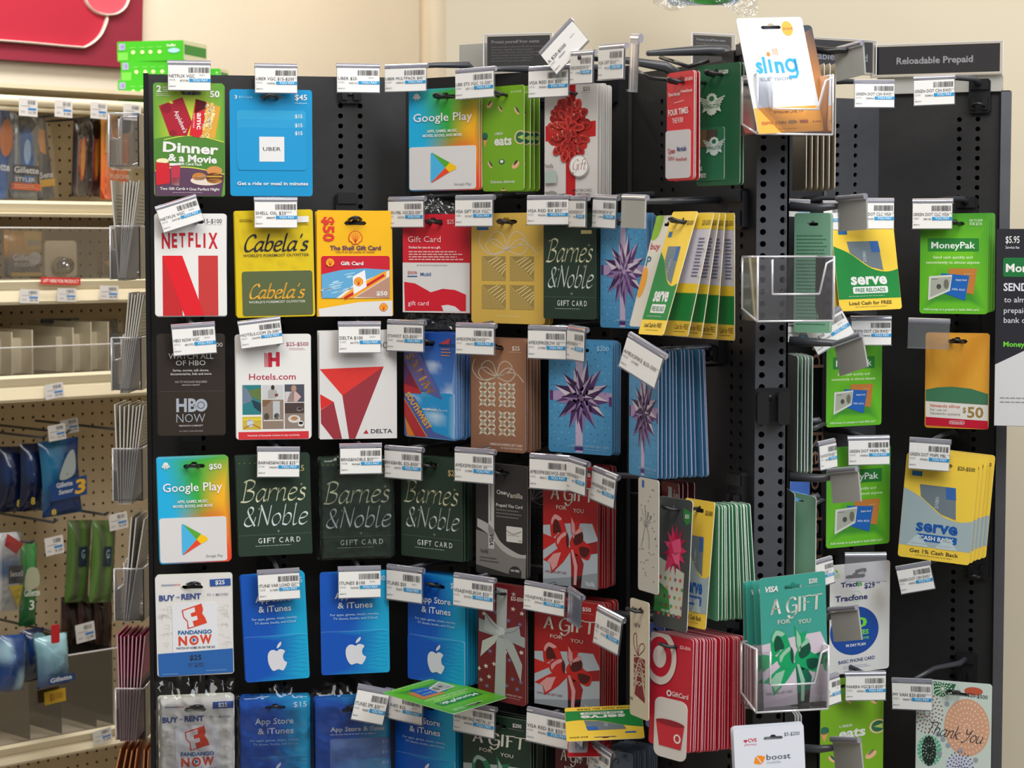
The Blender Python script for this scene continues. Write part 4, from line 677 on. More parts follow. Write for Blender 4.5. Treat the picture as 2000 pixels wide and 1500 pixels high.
# 31 white phone card with blue disc
a = design('phone', 118, 214, 1620, 1098, (1600, 1050, 5), 'd9d8d6', hole=(.42, 26, 40, 7), edge='d4d890'); a.t('TracfB', 205, 415, 465, 44, '28346c', 5); a.r(365, 420, 415, 466, 'd9d8d6'); a.up(); a.t('B', 368, 412, 465, 44, '4ca848', 5); a.t('$29', 435, 540, 495, 52, '28346c', 3); a.t('99', 550, 590, 462, 22, '28346c', 1)
a.t('Tracfone', 152, 468, 600, 52, '28346c', 4); a.ring(358, 565, 52, 3, 'a8d890'); a.e(343, 900, 238, 236, '1a4a9c', 44).up(); a.t('90', 230, 465, 868, 88, '74dc3c', 4); a.t('MINUTES', 220, 482, 942, 42, '74dc3c', 4); a.t('FOR TALK, TEXT, WEB', 212, 485, 992, 24, '74dc3c', 1); a.t('90 DAY PLAN', 258, 452, 1052, 26, WH, 3); a.t('BASIC PHONE CARD', 190, 548, 1212, 32, '2c3878', 2, 0, -2); a.lines(235, 515, 1240, 1275, 2, '8c90b0', .25)
a.p([(150, 285), (175, 300), (175, 320), (155, 310)], '6cc848'); a.lines(140, 200, 330, 380, 3, 'a8d8a0', .3)
# 32 thank-you card
a = design('thanks', 146, 216, 1789, 1330, (1600, 1200, 5), 'c9d6ce', hole=(.55, 22, 42, 7), edge='dce4dc'); rd = random.Random(9)
a.e(1440, 1080, 220, 280, 'd8a384', 40); a.e(1080, 1335, 120, 150, '5fae90', 30); a.p([(1110, 650), (1330, 665), (1300, 740), (1200, 800), (1120, 790)], '2f6b46'); a.e(1500, 720, 90, 40, 'c05a40', 16); a.e(1380, 1480, 140, 130, 'c8ccdc', 26); a.up().e(1075, 1340, 70, 150, '22302c', 26)
for cx, cy, r0, r1, c in ((1440, 1080, 30, 205, 'ecd8c0'), (1080, 1335, 40, 140, 'd0e4d4'), (1050, 970, 30, 160, '9c4a48'), (1380, 1480, 20, 130, '4c4c6c'), (1200, 720, 10, 90, 'd8e4d4')):
    for k in range(5):
        rr = r0 + (r1 - r0) * k / 4; n = int(rr / 7) + 5
        for i in range(n): q = 2 * math.pi * i / n + k; a.e(cx + rr * math.cos(q) * .95, cy + rr * 1.2 * math.sin(q), 7, 11, c, 5, math.degrees(q) + 90)
for x, y in ((1210, 1215), (1260, 1270), (1380, 1310), (1530, 1390), (1245, 865), (1180, 1360), (1160, 1170)): a.e(x, y, 24, 26, '9aa0ac', 12)
a.up(); a.script('Thank You', 1035, 1590, 1165, 125, '38404c', .14, .3, 30, 7, thin=.8); a.t('$20-$500', 1440, 1635, 775, 36, '303838', 1, 0, 4)
# 33 white phone top-up card
a = design('topup', 140, 200, 1435, 1418, (1200, 1200, 5), 'dadde6', hole=(.56, 26, 40, 7), edge='b8bcc4'); a.t('CVS', 1315, 1403, 1245, 36, 'c42c44', 4); a.p([(1292, 1252), (1270, 1228), (1278, 1214), (1292, 1222), (1306, 1214), (1312, 1228)], 'c42c44'); a.t('pharmacy', 1280, 1403, 1280, 22, 'cc6878', 1); a.t('$5-$200', 1678, 1832, 1208, 38, '4a4c60', 1); a.t('boost', 1492, 1732, 1450, 58, '3a3c50', 1); a.t('mobile', 1495, 1630, 1492, 30, '9a9cac', 0)
a.p([(1395, 1395), (1475, 1410), (1470, 1440), (1440, 1490), (1368, 1478), (1372, 1445)], 'ee8c24', 2).up(); a.l([(1395, 1405), (1440, 1480)], 9, 'dadde6')
# 34 cream card, blue card, white bow card, pink bow card, pale blue ribbon card, plain backs
a = design('cream', 60, 240, 1230, 1172, (900, 1100, 5), 'cfc3a8', hole=(.55, 20, 20, 6), edge='d8d0bc'); a.t('VISA', 1675, 1725, 470, 26, '3a3440', 3); a.t('a gift for', 1710, 1815, 640, 46, '4a2c2c', 1); a.p([(1715, 930), (1890, 950), (1890, 1390), (1710, 1330)], '7c1e1e').up()
for i in range(9): a.l([(1712, 960 + i * 52), (1800, 940 + (i * 97) % 330), (1888, 1010 + i * 40)], 9, 'cfc3a8', 5)
a.l([(1780, 930), (1720, 850), (1710, 740), (1750, 710), (1760, 800), (1780, 930), (1800, 830), (1860, 790), (1880, 840), (1790, 930)], 9, '7c2a22', 6); a.t('Vanilla', 1655, 1700, 1405, 36, '4a4040', 1)
a = design('bluecard', 62, 240, 1265, 1210, (1200, 1200, 5), lambda u, v: mix('1f2f80', '3c6ca8', v), grid=(3, 8), hole=(.5, 14, 20, 6), edge='8090c8'); a.e(370, 850, 16, 80, 'c8c4b8', 14); a.t('Gift', 350, 420, 250, 30, 'b8c4e4', 1)
for i in range(5): a.l([(330, 300 + i * 90), (480, 240 + i * 110)], 5, '5c78b8')
a = design('whitebow', 62, 235, 1246, 935, (1200, 860, 5), 'beb9ae', hole=None, edge='d8d4cc'); rd = random.Random(6)
for i in range(34): star(a, rd.uniform(255, 520), rd.uniform(470, 1450), 10, '2c2a2c')
for t in (.3, 1, 1.8, 2.4, 3.0, 3.6): a.p([(350, 840), (350 + 85 * math.cos(t + 2.6), 840 - 190 * abs(math.sin(t))), (350 + 85 * math.cos(t + 2.9), 840 - 130 * abs(math.sin(t)))], '85807f')
a.l([(350, 850), (390, 960), (400, 1100)], 14, '9a9694', 4); a.l([(340, 850), (310, 980), (275, 1100)], 9, '8a8684', 4); a.e(350, 850, 40, 34, '9c9896', 14); a.r(285, 400, 320, 475, '2a5ca8')
a = design('pinkbow', 68, 262, 1280, 968, (1200, 860, 5), '3f4343', hole=(.5, 22, 24, 6), edge='e0e0dc'); a.p([(435, 1150), (690, 1270), (680, 1700), (400, 1700)], 'b9bcae').up()
for i in range(5):
    for j in range(5): a.e(455 + i * 50 + (j % 2) * 20, 1350 + j * 90, 13, 20, ['c04a44', '5c8a58', 'c89058', '7c6478'][(i + j) % 4], 9)
a.p([(420, 1380), (470, 1420), (540, 1470), (570, 1700), (400, 1700)], '2f7a38'); a.p([(655, 620), (735, 660), (730, 760), (690, 795), (660, 740)], '2f7a38').up(); a.t('$25', 675, 712, 720, 36, WH, 2); a.t('VISA GIFT CARD', 480, 630, 1690, 26, 'c8d8c0', 2)
rd = random.Random(3)
for i in range(13): q = 2 * math.pi * i / 13; x, y = 590 + 118 * math.cos(q), 1050 + 265 * math.sin(q); a.p([(590 + 30 * math.cos(q - 1.3), 1050 + 70 * math.sin(q - 1.3)), (x, y), (590 + 30 * math.cos(q + 1.3), 1050 + 70 * math.sin(q + 1.3))], rd.choice(['b8244c', 'cc2c58', 'd84470', 'a01c40']))
a.up(); a.e(590, 1060, 62, 130, 'c02850', 18); a.up(); a.p([(550, 980), (640, 930), (655, 1060), (590, 1110)], 'd85078'); a.p([(560, 1100), (640, 1060), (640, 1200), (600, 1190)], 'dc5c80'); a.p([(520, 1110), (580, 1180), (500, 1290)], 'c83460')
a = design('slate', 75, 200, 1165, 1462, (1100, 1380, 10), '66758a', hole=(.4, 6, 20, 5), edge='b8bcc4'); a.t('$50', 1190, 1280, 930, 70, '2c3444', 1); a.l([(1130, 900), (1320, 1000)], 6, '3c4454'); a.l([(940, 1200), (960, 1080), (1040, 990), (1090, 1010), (1080, 1070), (1050, 1070)], 16, '1e2430', 6)
a = design('greenback', 60, 232, 0, 0, (0, 0, 1), '5fa676', hole=(.5, 20, 26, 6), edge='e6eee8', back='8fc0a0')
a = design('plain', 90, 215, 0, 0, (0, 0, 1), 'bfb29c', hole=(.5, 18, 26, 6), edge='dcd6c8', back='b8ab96')
a = design('paleleaf', 60, 232, 0, 0, (0, 0, 1), 'e2e4e4', hole=None, edge='eceeee', back='d8dada')
a = design('leafback', 92, 215, 0, 0, (0, 0, 1), '86b898', hole=(.5, 20, 30, 6), edge='eef2ee'); a.lines(6, 84, 40, 205, 26, '4a7a5a', .3)
a = design('visit', 92, 215, 0, 0, (0, 0, 1), 'd8d2c6', hole=(.5, 18, 26, 6), edge='e6e2da'); a.p([(0, 0), (26, 0), (24, 40), (0, 46)], '8cb82c', 3); a.t('buy', 6, 40, 66, 12, 'b0303c', 3); a.t('P', 4, 20, 98, 18, '2c6c8c', 3); a.e(8, 130, 14, 30, 'e8a030')
a = design('darkorange', 90, 215, 0, 0, (0, 0, 1), lambda u, v: hx('3c434c' if v < .16 else 'e0903c'), hole=None, grid=(2, 25), edge='8a8c90')
a = design('opencard', 60, 232, 0, 0, (0, 0, 1), '1d5cb8', hole=None, edge='8cb4e8'); a.p([(0, 30), (60, 60), (60, 120), (0, 90)], '3c9ae0'); a.t('Open.', 20, 54, 190, 12, WH, 2)

a = design('tent', 140, 195, 0, 0, (0, 0, 1), 'c4c0c8', hole=(.5, 17, 44, 7), edge='efe6c0', back='c4c2cc'); a.r(0, 0, 140, 26, 'e4c23c').up(); a.t('$20-$500', 90, 134, 20, 8, '5c5430', 2); a.lines(90, 126, 40, 104, 12, '6c6c84', .5); a.r(0, 112, 140, 127, 'e2bf30').up(); a.r(0, 127, 140, 171, '1c7434'); a.r(0, 171, 140, 195, 'd2ae3c').up(); a.t('Cash for FREE', 60, 134, 184, 8, '5c4c20', 2); a.lines(60, 132, 187, 191, 1, '7c6a30')
for y in (60, 84, 102): a.e(131, y, 1.6, 3, 'd8a82c', 8)
# ---------------------------------------------------------------- placing cards, tags and hooks
def frame(x0, x1, y0, y1, pn, off, yaw=None, pitch=0, roll=0):
    cx_, cy_ = (x0 + x1) / 2, (y0 + y1) / 2
    if pn in P: psi = P[pn].psi; c = P[pn].at(cx_, cy_, off)
    else: psi = 0; c = atY(cx_, cy_, off)
    if yaw is not None: psi = R(yaw)
    Rm = Matrix.Rotation(psi, 3, 'Z') @ Matrix.Rotation(R(pitch), 3, 'X'); n = Rm @ Vector((0, -1, 0)); ux = Rm @ Vector((1, 0, 0)); uz = Rm @ Vector((0, 0, 1))
    l, r_ = hit(x0, cy_, c, n), hit(x1, cy_, c, n); t, b = hit(cx_, y0, c, n), hit(cx_, y1, c, n)
    w = abs((r_ - l).dot(ux)); h = abs((t - b).dot(uz)); cen = c + ux * ((l + r_) / 2 - c).dot(ux) + uz * ((t + b) / 2 - c).dot(uz)
    M = Matrix.Translation(cen) @ (Rm @ Matrix.Rotation(R(roll), 3, 'Y')).to_4x4()
    return M, w, h
NSTK = [0]
def card(key, x0, x1, y0, y1, pn, off, label, yaw=None, pitch=0, roll=0, n=0, sp=.0035, slabel=None, group=None, jit=1, skey=None, W=None, H=None, sdir=None, fan=0, full=False):
    d = DS[key]; M, w, h = frame(x0, x1, y0, y1, pn, off, yaw, pitch, roll)
    if W: w = W
    if H: h = H
    def one(M, lab, grp, full=True, dd=d, name='gift_card'):
        s = (w / (dd.W * .00065), 1, h / (dd.H * .00065)); o = thing(name, lab, 'gift card', M, grp)
        link('backing_board', dd.board, o, None, s)
        if full:
            for m in (dd.inner or []): link('plastic_card', m, o, None, s)
            if dd.art.mb.v: link('printed_artwork', dd.art.mesh(), o, None, s)
        return o
    g = group or (('gift cards on the hook of the ' + slabel) if (slabel and n) else None)
    o = one(M, label, g)
    rd = random.Random(int(x0 * 7 + y0)); base = Matrix.Rotation(P[pn].psi if pn in P else (R(yaw) if yaw is not None else 0), 3, 'Z'); back = sdir or (base @ Vector((0, 1, 0)))
    for i in range(n):
        k = i + 1; dx = Vector((rd.uniform(-1, 1) * .0012, 0, rd.uniform(-1, 1) * .0012)) * jit
        M2 = Matrix.Translation(back * (sp * k * rd.uniform(.94, 1.06)) + dx) @ M @ Matrix.Rotation(R(rd.uniform(-.6, .6) * jit), 4, 'Y') @ Matrix.Rotation(R(fan * k), 4, 'X')
        one(M2, 'identical card stacked behind the front %s' % (slabel or 'card'), g, full, DS[skey] if skey else d)
    NSTK[0] += n + 1
    return M, w, h
NH = [0]
def hook(M, w, h, pn, short, tagpt=None, arm=True, dz=None, front=.014, wd=.007, clip=True):
    p = P[pn]; c = M @ Vector((0, 0, h / 2 - (dz or .0115))); d = p.dist(c); b = c - p.n * d
    o = thing('peg_hook', 'black plastic double-wire peg hook carrying the ' + short, 'peg hook', Matrix.Translation(b) @ Matrix.Rotation(p.psi, 4, 'Z'))
    Y = -(d + front); mb = MB(); a = [(-wd, -.004, 0), (-wd, Y + .012, 0), (-wd, Y + .004, .001), (-wd * .5, Y, .003), (0, Y - .001, .0036), (wd * .5, Y, .003), (wd, Y + .004, .001), (wd, Y + .012, 0), (wd, -.004, 0)]
    mb.tube(a, .0019, 8); mb.obj('prong', 'wire', o, True)
    if clip:
        mb = MB(); mb.bbox(-.014, .014, -.008, 0, -.008, .036, .003); mb.box(-.011, -.004, -.013, -.008, -.004, .012); mb.box(.004, .011, -.013, -.008, -.004, .012); mb.box(-.012, .012, -.012, -.008, .022, .034); mb.obj('mounting_clip', 'black_plastic', o)
    if arm and tagpt is not None:
        t = Matrix.Rotation(-p.psi, 3, 'Z') @ (tagpt - b); mb = MB(); z = max(t.z, .02); q = min(-.02, t.y * .25)
        pts = [(0, -.006, .028), (t.x * .1, q, z + .004), (t.x * .6, (q + t.y) / 2, z + .003), (t.x, t.y + .002, t.z)]
        mb.tube(pts, [.0042, .0042, .0034, .0026], 8, None, 1.0); mb.obj('label_arm', 'arm_plastic', o, True)
    return o
TA = {}
def tagart(txt, style=0):
    k = (txt, style)
    if k in TA: return TA[k]
    a = Art(84, 54, 0, 0); a.z = 2; L = min(74, 4.5 * len(txt)); sd = sum(map(ord, txt))
    if style != 2:
        a.bars(41, 81, 10, 20, '57565a', 30, sd) if style != 3 else 0
        a.t(txt, 3, 3 + L, 29, 5.6, '4a4a4e', 0); e = 62 if L < 56 else 3 + L + 1; a.t('EACH', e, min(e + 10, 83), 25.5, 2.2, '6a6a6e')
        if style != 3: a.r(42, 31, 83, 37, '2c93cc'); a.up().t('YOU PAY', 48, 78, 36, 4.2, 'd4e8f4', 3)
        a.t(str(10000 + sd * 37 % 89999), 3, 15, 35, 3.0, '9a9a9e'); a.t(str(100000 + sd * 977 % 899999), 24, 40, 36.4, 3.2, '5a5a5e', 1); a.t('C', 3, 5, 41.5, 2.6, '9a9a9e'); a.t('09/07/19', 3, 16, 46.5, 2.2, '3a3a3e', 1)
    TA[k] = a.mb.mesh('label_print', 'print') if a.mb.v else None
    return TA[k]
_tg = {}
def tagparts():
    w, h = .0546, .0351
    m = MB(); m.box(-w / 2, w / 2, -.0008, .0006, -h / 2, h / 2 - .003); m.box(-w / 2, w / 2, -.003, -.0008, -h / 2, -h / 2 + .0012); _tg['plate'] = m.mesh('clear_holder', 'clear_tag')
    m = MB(); m.box(-w / 2 + .0008, w / 2 - .0008, .0006, .0012, -h / 2 + .0012, h / 2 - .004, 'e6e4e1'); _tg['paper'] = m.mesh('paper_label', 'paper')
    m = MB(); m.tube([(-w / 2, .002, h / 2 - .001), (w / 2, .002, h / 2 - .001)], .0032, 10); m.box(-w / 2, w / 2, -.0008, .0008, h / 2 - .0045, h / 2 + .0012); _tg['roll'] = m.mesh('clip_roll', 'tag_lip')
    m = MB(); m.box(-w * .36, w * .36, -.0014, -.0009, h / 2 - .0035, h / 2 - .0012); _tg['strip'] = m.mesh('dark_strip', 'strip_dark')
    m = MB(); m.box(-w / 2, w / 2, -.0008, .0012, -h / 2, h / 2 - .003); _tg['gplate'] = m.mesh('clear_holder', 'grey_tag')
tagparts()
def ptag(txt, x0, x1, y0, y1, pn, off, label, roll=0, yaw=None, style=0, pitch=0, W=None, H=None, group=None, body=None):
    M, w, h = frame(x0, x1, y0, y1, pn, off, yaw, pitch, roll)
    if roll: 
        c, s_ = abs(math.cos(R(roll))), abs(math.sin(R(roll))); w, h = max(.03, (w * c - h * s_) / (c * c - s_ * s_)), max(.02, (h * c - w * s_) / (c * c - s_ * s_))
    w = W or w; h = H or h; s = (w / .0546, 1, h / .0351); o = thing('price_tag', label, 'price tag', M, group)
    link('clear_holder', _tg['gplate' if style == 1 else 'plate'], o, None, s); link('clip_roll', _tg['roll'], o, None, s)
    if style not in (1, 4):
        link('dark_strip', _tg['strip'], o, None, s); link('paper_label', _tg['paper'], o, Matrix.Translation((0, -.0026, 0)), s); me = tagart(txt, style)
        if me: link('label_print', me, o, Matrix.Translation((0, -.0020, 0)), s)
    return M @ Vector((0, .002, h / 2 - .001))
def S(key, x0, x1, y0, y1, pn, off, label, short, tg=None, toff=None, hk=True, **k):
    M, w, h = card(key, x0, x1, y0, y1, pn, off, label, slabel=short, **k)
    tp = None
    if tg: tp = ptag(tg[0], *tg[1:5], pn, toff or off + (.034 if pn == 'E' else .016), 'white price tag in clear holder above the ' + short, *(tg[5:]))
    if hk: hook(M, w, h, pn, short, tp, front=.006 if pn == 'E' else .014)
    return M, w, h
# ---- left panel, three columns
S('dinner', 300, 438, 162, 383, 'A', .10, 'green dinner and movie gift card pack with two red cards, top left', 'green dinner and movie pack', ('NETFLIX VGC', 327, 412, 121, 178), n=2)
S('uber', 449, 610, 175, 383, 'A', .10, 'blue ride card holding three small cards and a white square, top row', 'blue ride card with white square', ('UBER VGC $15-$200', 497, 581, 127, 183))
t = ptag('UBER $25', 657, 742, 127, 182, 'A', .13, 'white price tag on the empty hook in the top row of the left panel')
_c = PA.at(683, 190, 0)
_M = Matrix.Translation(_c + PA.n * .1) @ Matrix.Rotation(PA.psi, 4, 'Z'); hook(_M, .09, .023, 'A', 'nothing in the top row, left panel', t, front=-.09, dz=.0115)
S('netflix', 302, 442, 417, 617, 'A', .10, 'white gift card with a big folded red ribbon letter', 'white card with red ribbon letter', ('NETFLIX VGC', 303, 399, 381, 456, -18), n=3, sp=.0022)
S('outfit', 460, 613, 412, 619, 'A', .10, 'mustard yellow outfitter gift card with an olive green plastic card', 'mustard and olive outfitter card', ('SHELL OIL $25', 496, 581, 388, 446, 0, None, 0), n=4, sp=.0028, roll=-1)
S('fuel', 619, 766, 412, 618, 'A', .10, 'yellow and red fuel gift card with scallop shells', 'yellow fuel card with shells', n=3)
S('hbo', 307, 440, 652, 851, 'A', .10, 'dark brown television gift card with grey block letters', 'dark brown television card', ('HBO NOW VGC', 334, 424, 631, 696, -4), n=2)
S('hotels', 461, 607, 653, 858, 'A', .10, 'white travel gift card with a grid of six photos and red foot', 'white travel card with photos', ('HOTELS.COM 25-500', 464, 554, 620, 682, -7), n=4)
S('delta', 624, 775, 647, 857, 'A', .10, 'white gift card with a large red and maroon triangle', 'white card with red triangle', ('DELTA $100', 660, 744, 631, 690), n=6, sp=.0032)
S('play', 309, 448, 893, 1099, 'A', .10, 'gift card with rainbow top and coloured play triangle, left column', 'play triangle card, left column', n=4, sp=.003, roll=-1)
S('books', 463, 607, 889, 1084, 'A', .10, 'dark green bookshop gift card with script lettering, second column', 'bookshop card, second column', ('BARNES&NOBLE $25', 501, 586, 875, 933, 1), n=3, sp=.0028, roll=-1.5)
Mw, ww, hw = S('books', 624, 770, 893, 1088, 'A', .10, 'bundle of dark green bookshop cards still in clear shrink wrap', 'shrink-wrapped bookshop cards', ('BRNS&NOBLE $50', 663, 746, 869, 926), n=5, sp=.0032, roll=-.6)
S('rent', 305, 454, 1122, 1319, 'A', .10, 'white and blue film rental card with orange ticket, unwrapped, fifth row', 'film rental card in fifth row', n=2, sp=.0025, roll=-.8)
S('app25', 475, 600, 1120, 1328, 'A', .10, 'blue app card with white fruit logo, second column, tilted', 'blue app card, second column', ('ITUNE VAR LOAD GC', 502, 587, 1113, 1173, -2), n=2, sp=.0025, roll=-2.5)
S('app100', 626, 760, 1116, 1315, 'A', .10, 'blue app card with white fruit logo, third column', 'blue app card, third column', ('ITUNES $100', 660, 744, 1109, 1168), n=1, roll=-.7)
Mr, wr, hr = S('rent', 311, 458, 1361, 1556, 'A', .10, 'film rental card bundle in a clear bag, bottom left', 'bagged film rental cards', n=4)
S('app15', 469, 606, 1362, 1560, 'A', .10, 'blue app card showing fifteen dollars, bottom row, shrink-wrapped', 'fifteen dollar blue app card', n=6, sp=.004)
S('app3', 616, 762, 1362, 1580, 'A', .10, 'blue pack with three small app cards, bottom row, shrink-wrapped', 'blue three-card app pack', ('ITUNES 3PK $30', 684, 762, 1338, 1418, 13), n=5, sp=.004)
# ---- angled middle panel
S('play', 799, 937, 172, 372, 'B', .075, 'gift card with rainbow top and coloured play triangle, top row', 'top row play triangle card', ('UBER MULTPACK $45', 752, 834, 128, 180, 0, -22), n=2, sp=.0028)
S('eats', 943, 1024, 168, 373, 'B', .075, 'lime green food delivery card with taco drawings, top row', 'top row lime food card', ('UBR ETS VGC 15-200', 890, 967, 134, 194, -1), yaw=-48, n=3, sp=.010, full=True)
S('redbow', 1064, 1167, 165, 386, 'B', .075, 'silver gift card with a large red ribbon bow', 'silver card with red bow', ('VISA RED BX $50', 1033, 1112, 131, 191), n=6, sp=.0048)
S('exmob', 787, 919, 418, 611, 'B', .075, 'red and white fuel gift card with red wave on its lower half', 'red and white fuel card', ('EXN MBL VGC$25-500', 759, 829, 387, 445), n=1, yaw=-25)
S('gold', 921, 1065, 417, 632, 'B', .075, 'gold gift card with embossed present of four squares', 'gold present card', ('VISA GIFT BOX VGC', 890, 964, 384, 443), n=3, sp=.005)
S('books2', 1062, 1163, 417, 623, 'B', .085, 'dark green bookshop gift card beside the gold present card', 'bookshop card beside the gold one', ('VISA RED BX $50', 1030, 1113, 384, 440, 0), n=2, sp=.004)
S('purple', 1173, 1264, 417, 641, 'B', .085, 'blue gift card with purple star bow, second row', 'second row purple bow card', ('AMEXSPIKEBOW 50', 1158, 1206, 382, 448, 3, -52), yaw=-46, n=4, sp=.0045)
S('airline', 790, 892, 650, 856, 'B', .085, 'blue sky airline gift card with diagonal orange lettering', 'blue airline card', ('STHWST $25-$500', 757, 829, 628, 687), n=7, sp=.0033, yaw=-43)
S('copper', 920, 1027, 662, 882, 'B', .085, 'copper brown gift card with white lattice present', 'copper present card', ('AMEXSPIKEBOW25', 891, 967, 634, 693), n=6, sp=.0046)
S('purple', 1072, 1196, 665, 886, 'B', .085, 'blue gift card with purple star bow, third row centre', 'centre purple bow card', ('AMEXSPIKEBOW 50', 1032, 1108, 639, 702), n=4, sp=.0045)
S('books', 784, 903, 893, 1091, 'B', .085, 'dark green bookshop gift card at the fold, fourth row', 'bookshop card at the panel fold', ('BRNS&NBL $25-$500', 752, 825, 875, 936), n=6, sp=.0034)
S('onev', 930, 1031, 907, 1125, 'B', .09, 'black and silver prepaid card in a clear sleeve', 'black prepaid card', ('AMEXSPIKEBOW 50', 889, 966, 879, 943), n=1, yaw=-42)
S('darkgift', 1000, 1085, 905, 1118, 'B', .05, 'charcoal present card half hidden behind the red one', 'charcoal present card', hk=False, n=1)
S('giftred', 1061, 1168, 910, 1146, 'B', .085, 'red and silver gift card with red ribbon, fourth row', 'fourth row red ribbon card', ('AMEXSPIKEBOW25-500', 1035, 1112, 891, 957), n=8, sp=.0044)
S('app100', 797, 909, 1124, 1333, 'B', .085, 'blue app card with fruit logo on a thick stack, fold', 'blue app card on thick stack', ('ITUNES $50', 756, 826, 1109, 1175), n=8, sp=.0032)
S('stars', 934, 1027, 1140, 1371, 'B', .09, 'dark red gift card with silver ribbon and stars', 'dark red card with stars', ('VISAJEWELBOX $25', 886, 966, 1126, 1189, 1), n=1, yaw=-44)
S('giftred', 1044, 1172, 1172, 1384, 'B', .085, 'red and silver gift card with red ribbon, fifth row', 'fifth row red ribbon card', ('VISAJEWELBOX $50', 1023, 1106, 1141, 1200, 3), n=9, sp=.0042)
S('app25', 772, 890, 1362, 1560, 'B', .085, 'blue app card showing twenty-five dollars at the bottom fold', 'twenty-five dollar app card', ('ITUNES $25', 751, 828, 1352, 1411, 2), n=5, sp=.004)
S('giftdark', 905, 1037, 1398, 1600, 'B', .085, 'dark green gift card with green ribbon, bottom row', 'bottom dark green ribbon card', ('AMEXBRONZ METAL 25', 886, 968, 1376, 1436, 1), n=6, sp=.0045)
S('giftmaroon', 1085, 1160, 1428, 1640, 'B', .08, 'maroon gift card with red ribbon, bottom row', 'bottom maroon ribbon card', ('VISA RED BX $50', 1028, 1116, 1390, 1458, 2, None, 0), n=1)
# ---- steep side panel left of the post
S('four', 1303, 1356, 140, 352, 'C', .07, 'narrow red card for four shops, top right of steep panel', 'red four-shops card', n=2, sp=.003)
S('wing', 1361, 1446, 125, 362, 'C', .04, 'dark green chicken wings gift card with winged emblem', 'green wings card', n=2, sp=.0025, yaw=-56)
card('visit', 1256, 1306, 412, 650, 'C', .082, 'white card half hidden between the purple bow and reload cards', yaw=-58, pitch=-17, H=.125)
S('reload', 1280, 1329, 414, 656, 'C', .092, 'green and yellow reload card swinging out at the front of its hook', 'front swinging reload card', hk=True, pitch=-19, yaw=-58)
for i, (xr, pt) in enumerate(((1369, -14.5), (1388, -10), (1408, -5), (1435, .5))):
    card('tent', xr - 50, xr, 416, 658 + i * 2, 'C', .078 - i * .014, 'green and yellow reload card fanned behind the front swinging one', yaw=-58, pitch=pt, group='fanned reload cards on the steep panel')
S('purple', 1229, 1286, 682, 931, 'C', .093, 'blue gift card with purple star bow at the front of a thick stack', 'steep panel purple bow card', n=13, sp=.0047, sdir=Vector((.9, .40, 0)), jit=.5, fan=.22)
S('whitebow', 1247, 1287, 935, 1157, 'C', .105, 'white gift card with grey bow and tiny black stars', 'white card with grey bow', hk=False, n=0)
card('stars', 1292, 1326, 942, 1150, 'C', .050, 'dark red card seen between the white bow and pink bow cards', n=3, sp=.006, slabel='dark red card beside the white bow card')
S('pinkbow', 1281, 1348, 972, 1230, 'C', .085, 'dark grey and polka-dot gift card with bright pink bow', 'pink bow card', pitch=-3, yaw=-56)
card('cashback', 1330, 1388, 975, 1226, 'C', .062, 'yellow and grey cash card tucked behind the pink bow card', pitch=-5, yaw=-57)
card('greenback', 1376, 1404, 985, 1210, 'C', .048, 'front card of the green stack left of the post', n=12, sp=.0036, slabel='green stack left of the post', jit=.6, yaw=-66, fan=.35)
S('cream', 1231, 1268, 1172, 1402, 'C', .105, 'cream gift card with dark red lattice present', 'cream card with dark red present', hk=True)
card('bluecard', 1262, 1298, 1218, 1425, 'C', .075, 'royal blue card between the cream card and the red bullseye stack')
S('target', 1270, 1352, 1240, 1462, 'C', .085, 'red gift card with large white and red bullseye, front of a thick stack', 'red bullseye card', n=22, sp=.0029, pitch=-2, yaw=-52, sdir=Vector((.92, .32, .0)), jit=.5, fan=.12)
card('slate', 1170, 1236, 1466, 1650, 'B', .08, 'slate blue gift card with dark curls at the bottom edge', n=9, sp=.0055, slabel='slate blue card')
# steep price tags between the middle and side panels
ptag('AMEXSPIKEBOW 50', 1115, 1160, 100, 166, 'B', .11, 'turned price tag above the silver card with red bow', 2, -60, 0)
ptag('VISA GIFT BOX', 1170, 1221, 87, 158, 'C', .14, 'turned price tag, second along the top of the steep panel', 2, -62, 0)
ptag('', 1222, 1255, 75, 176, 'C', .115, 'price tag seen nearly edge-on at the top of the steep panel', 6, -74, 4, 0, .026, .058)
ptag('A $20-$500', 1073, 1132, 62, 122, 'B', .10, 'white price tag tipped up on its corner above the display', -42, -30, 3, 0, .056, .036)
ptag('AMEXSPIKEBOW 50', 1113, 1146, 385, 445, 'B', .11, 'narrow turned price tag beside the bookshop card in the second row', 1, -66)
ptag('', 1214, 1261, 382, 447, 'C', .14, 'blank clear tag holder at the second row of the steep panel', 2, -60, 1)
ptag('AMEXSPIKEBOW', 1109, 1144, 639, 706, 'B', .12, 'narrow turned price tag beside the centre purple bow tag', 2, -64)
ptag('AMEXSPIKE $25-500', 1218, 1291, 668, 742, 'C', .12, 'tilted blank-looking price tag in front of the thick purple bow stack', 22, -48, 3, 0, .058, .038)
ptag('AMEXSPIKEBOW', 1109, 1147, 897, 966, 'B', .12, 'narrow turned price tag beside the fourth row red ribbon card', 4, -62)
ptag('AMEXSPIKEBOW', 1154, 1206, 916, 990, 'B', .12, 'turned price tag at the right edge of the fourth row', 8, -58)
ptag('', 1108, 1136, 1153, 1222, 'B', .12, 'price tag seen nearly edge-on in the fifth row', 6, -70, 4)
ptag('CBS ACCESS $25', 1160, 1217, 1190, 1275, 'B', .125, 'turned price tag at the right edge of the fifth row', 10, -55)
ptag('AMEXBRONZ', 1110, 1143, 1405, 1482, 'B', .12, 'narrow turned price tag beside the bottom maroon card', 10, -64)
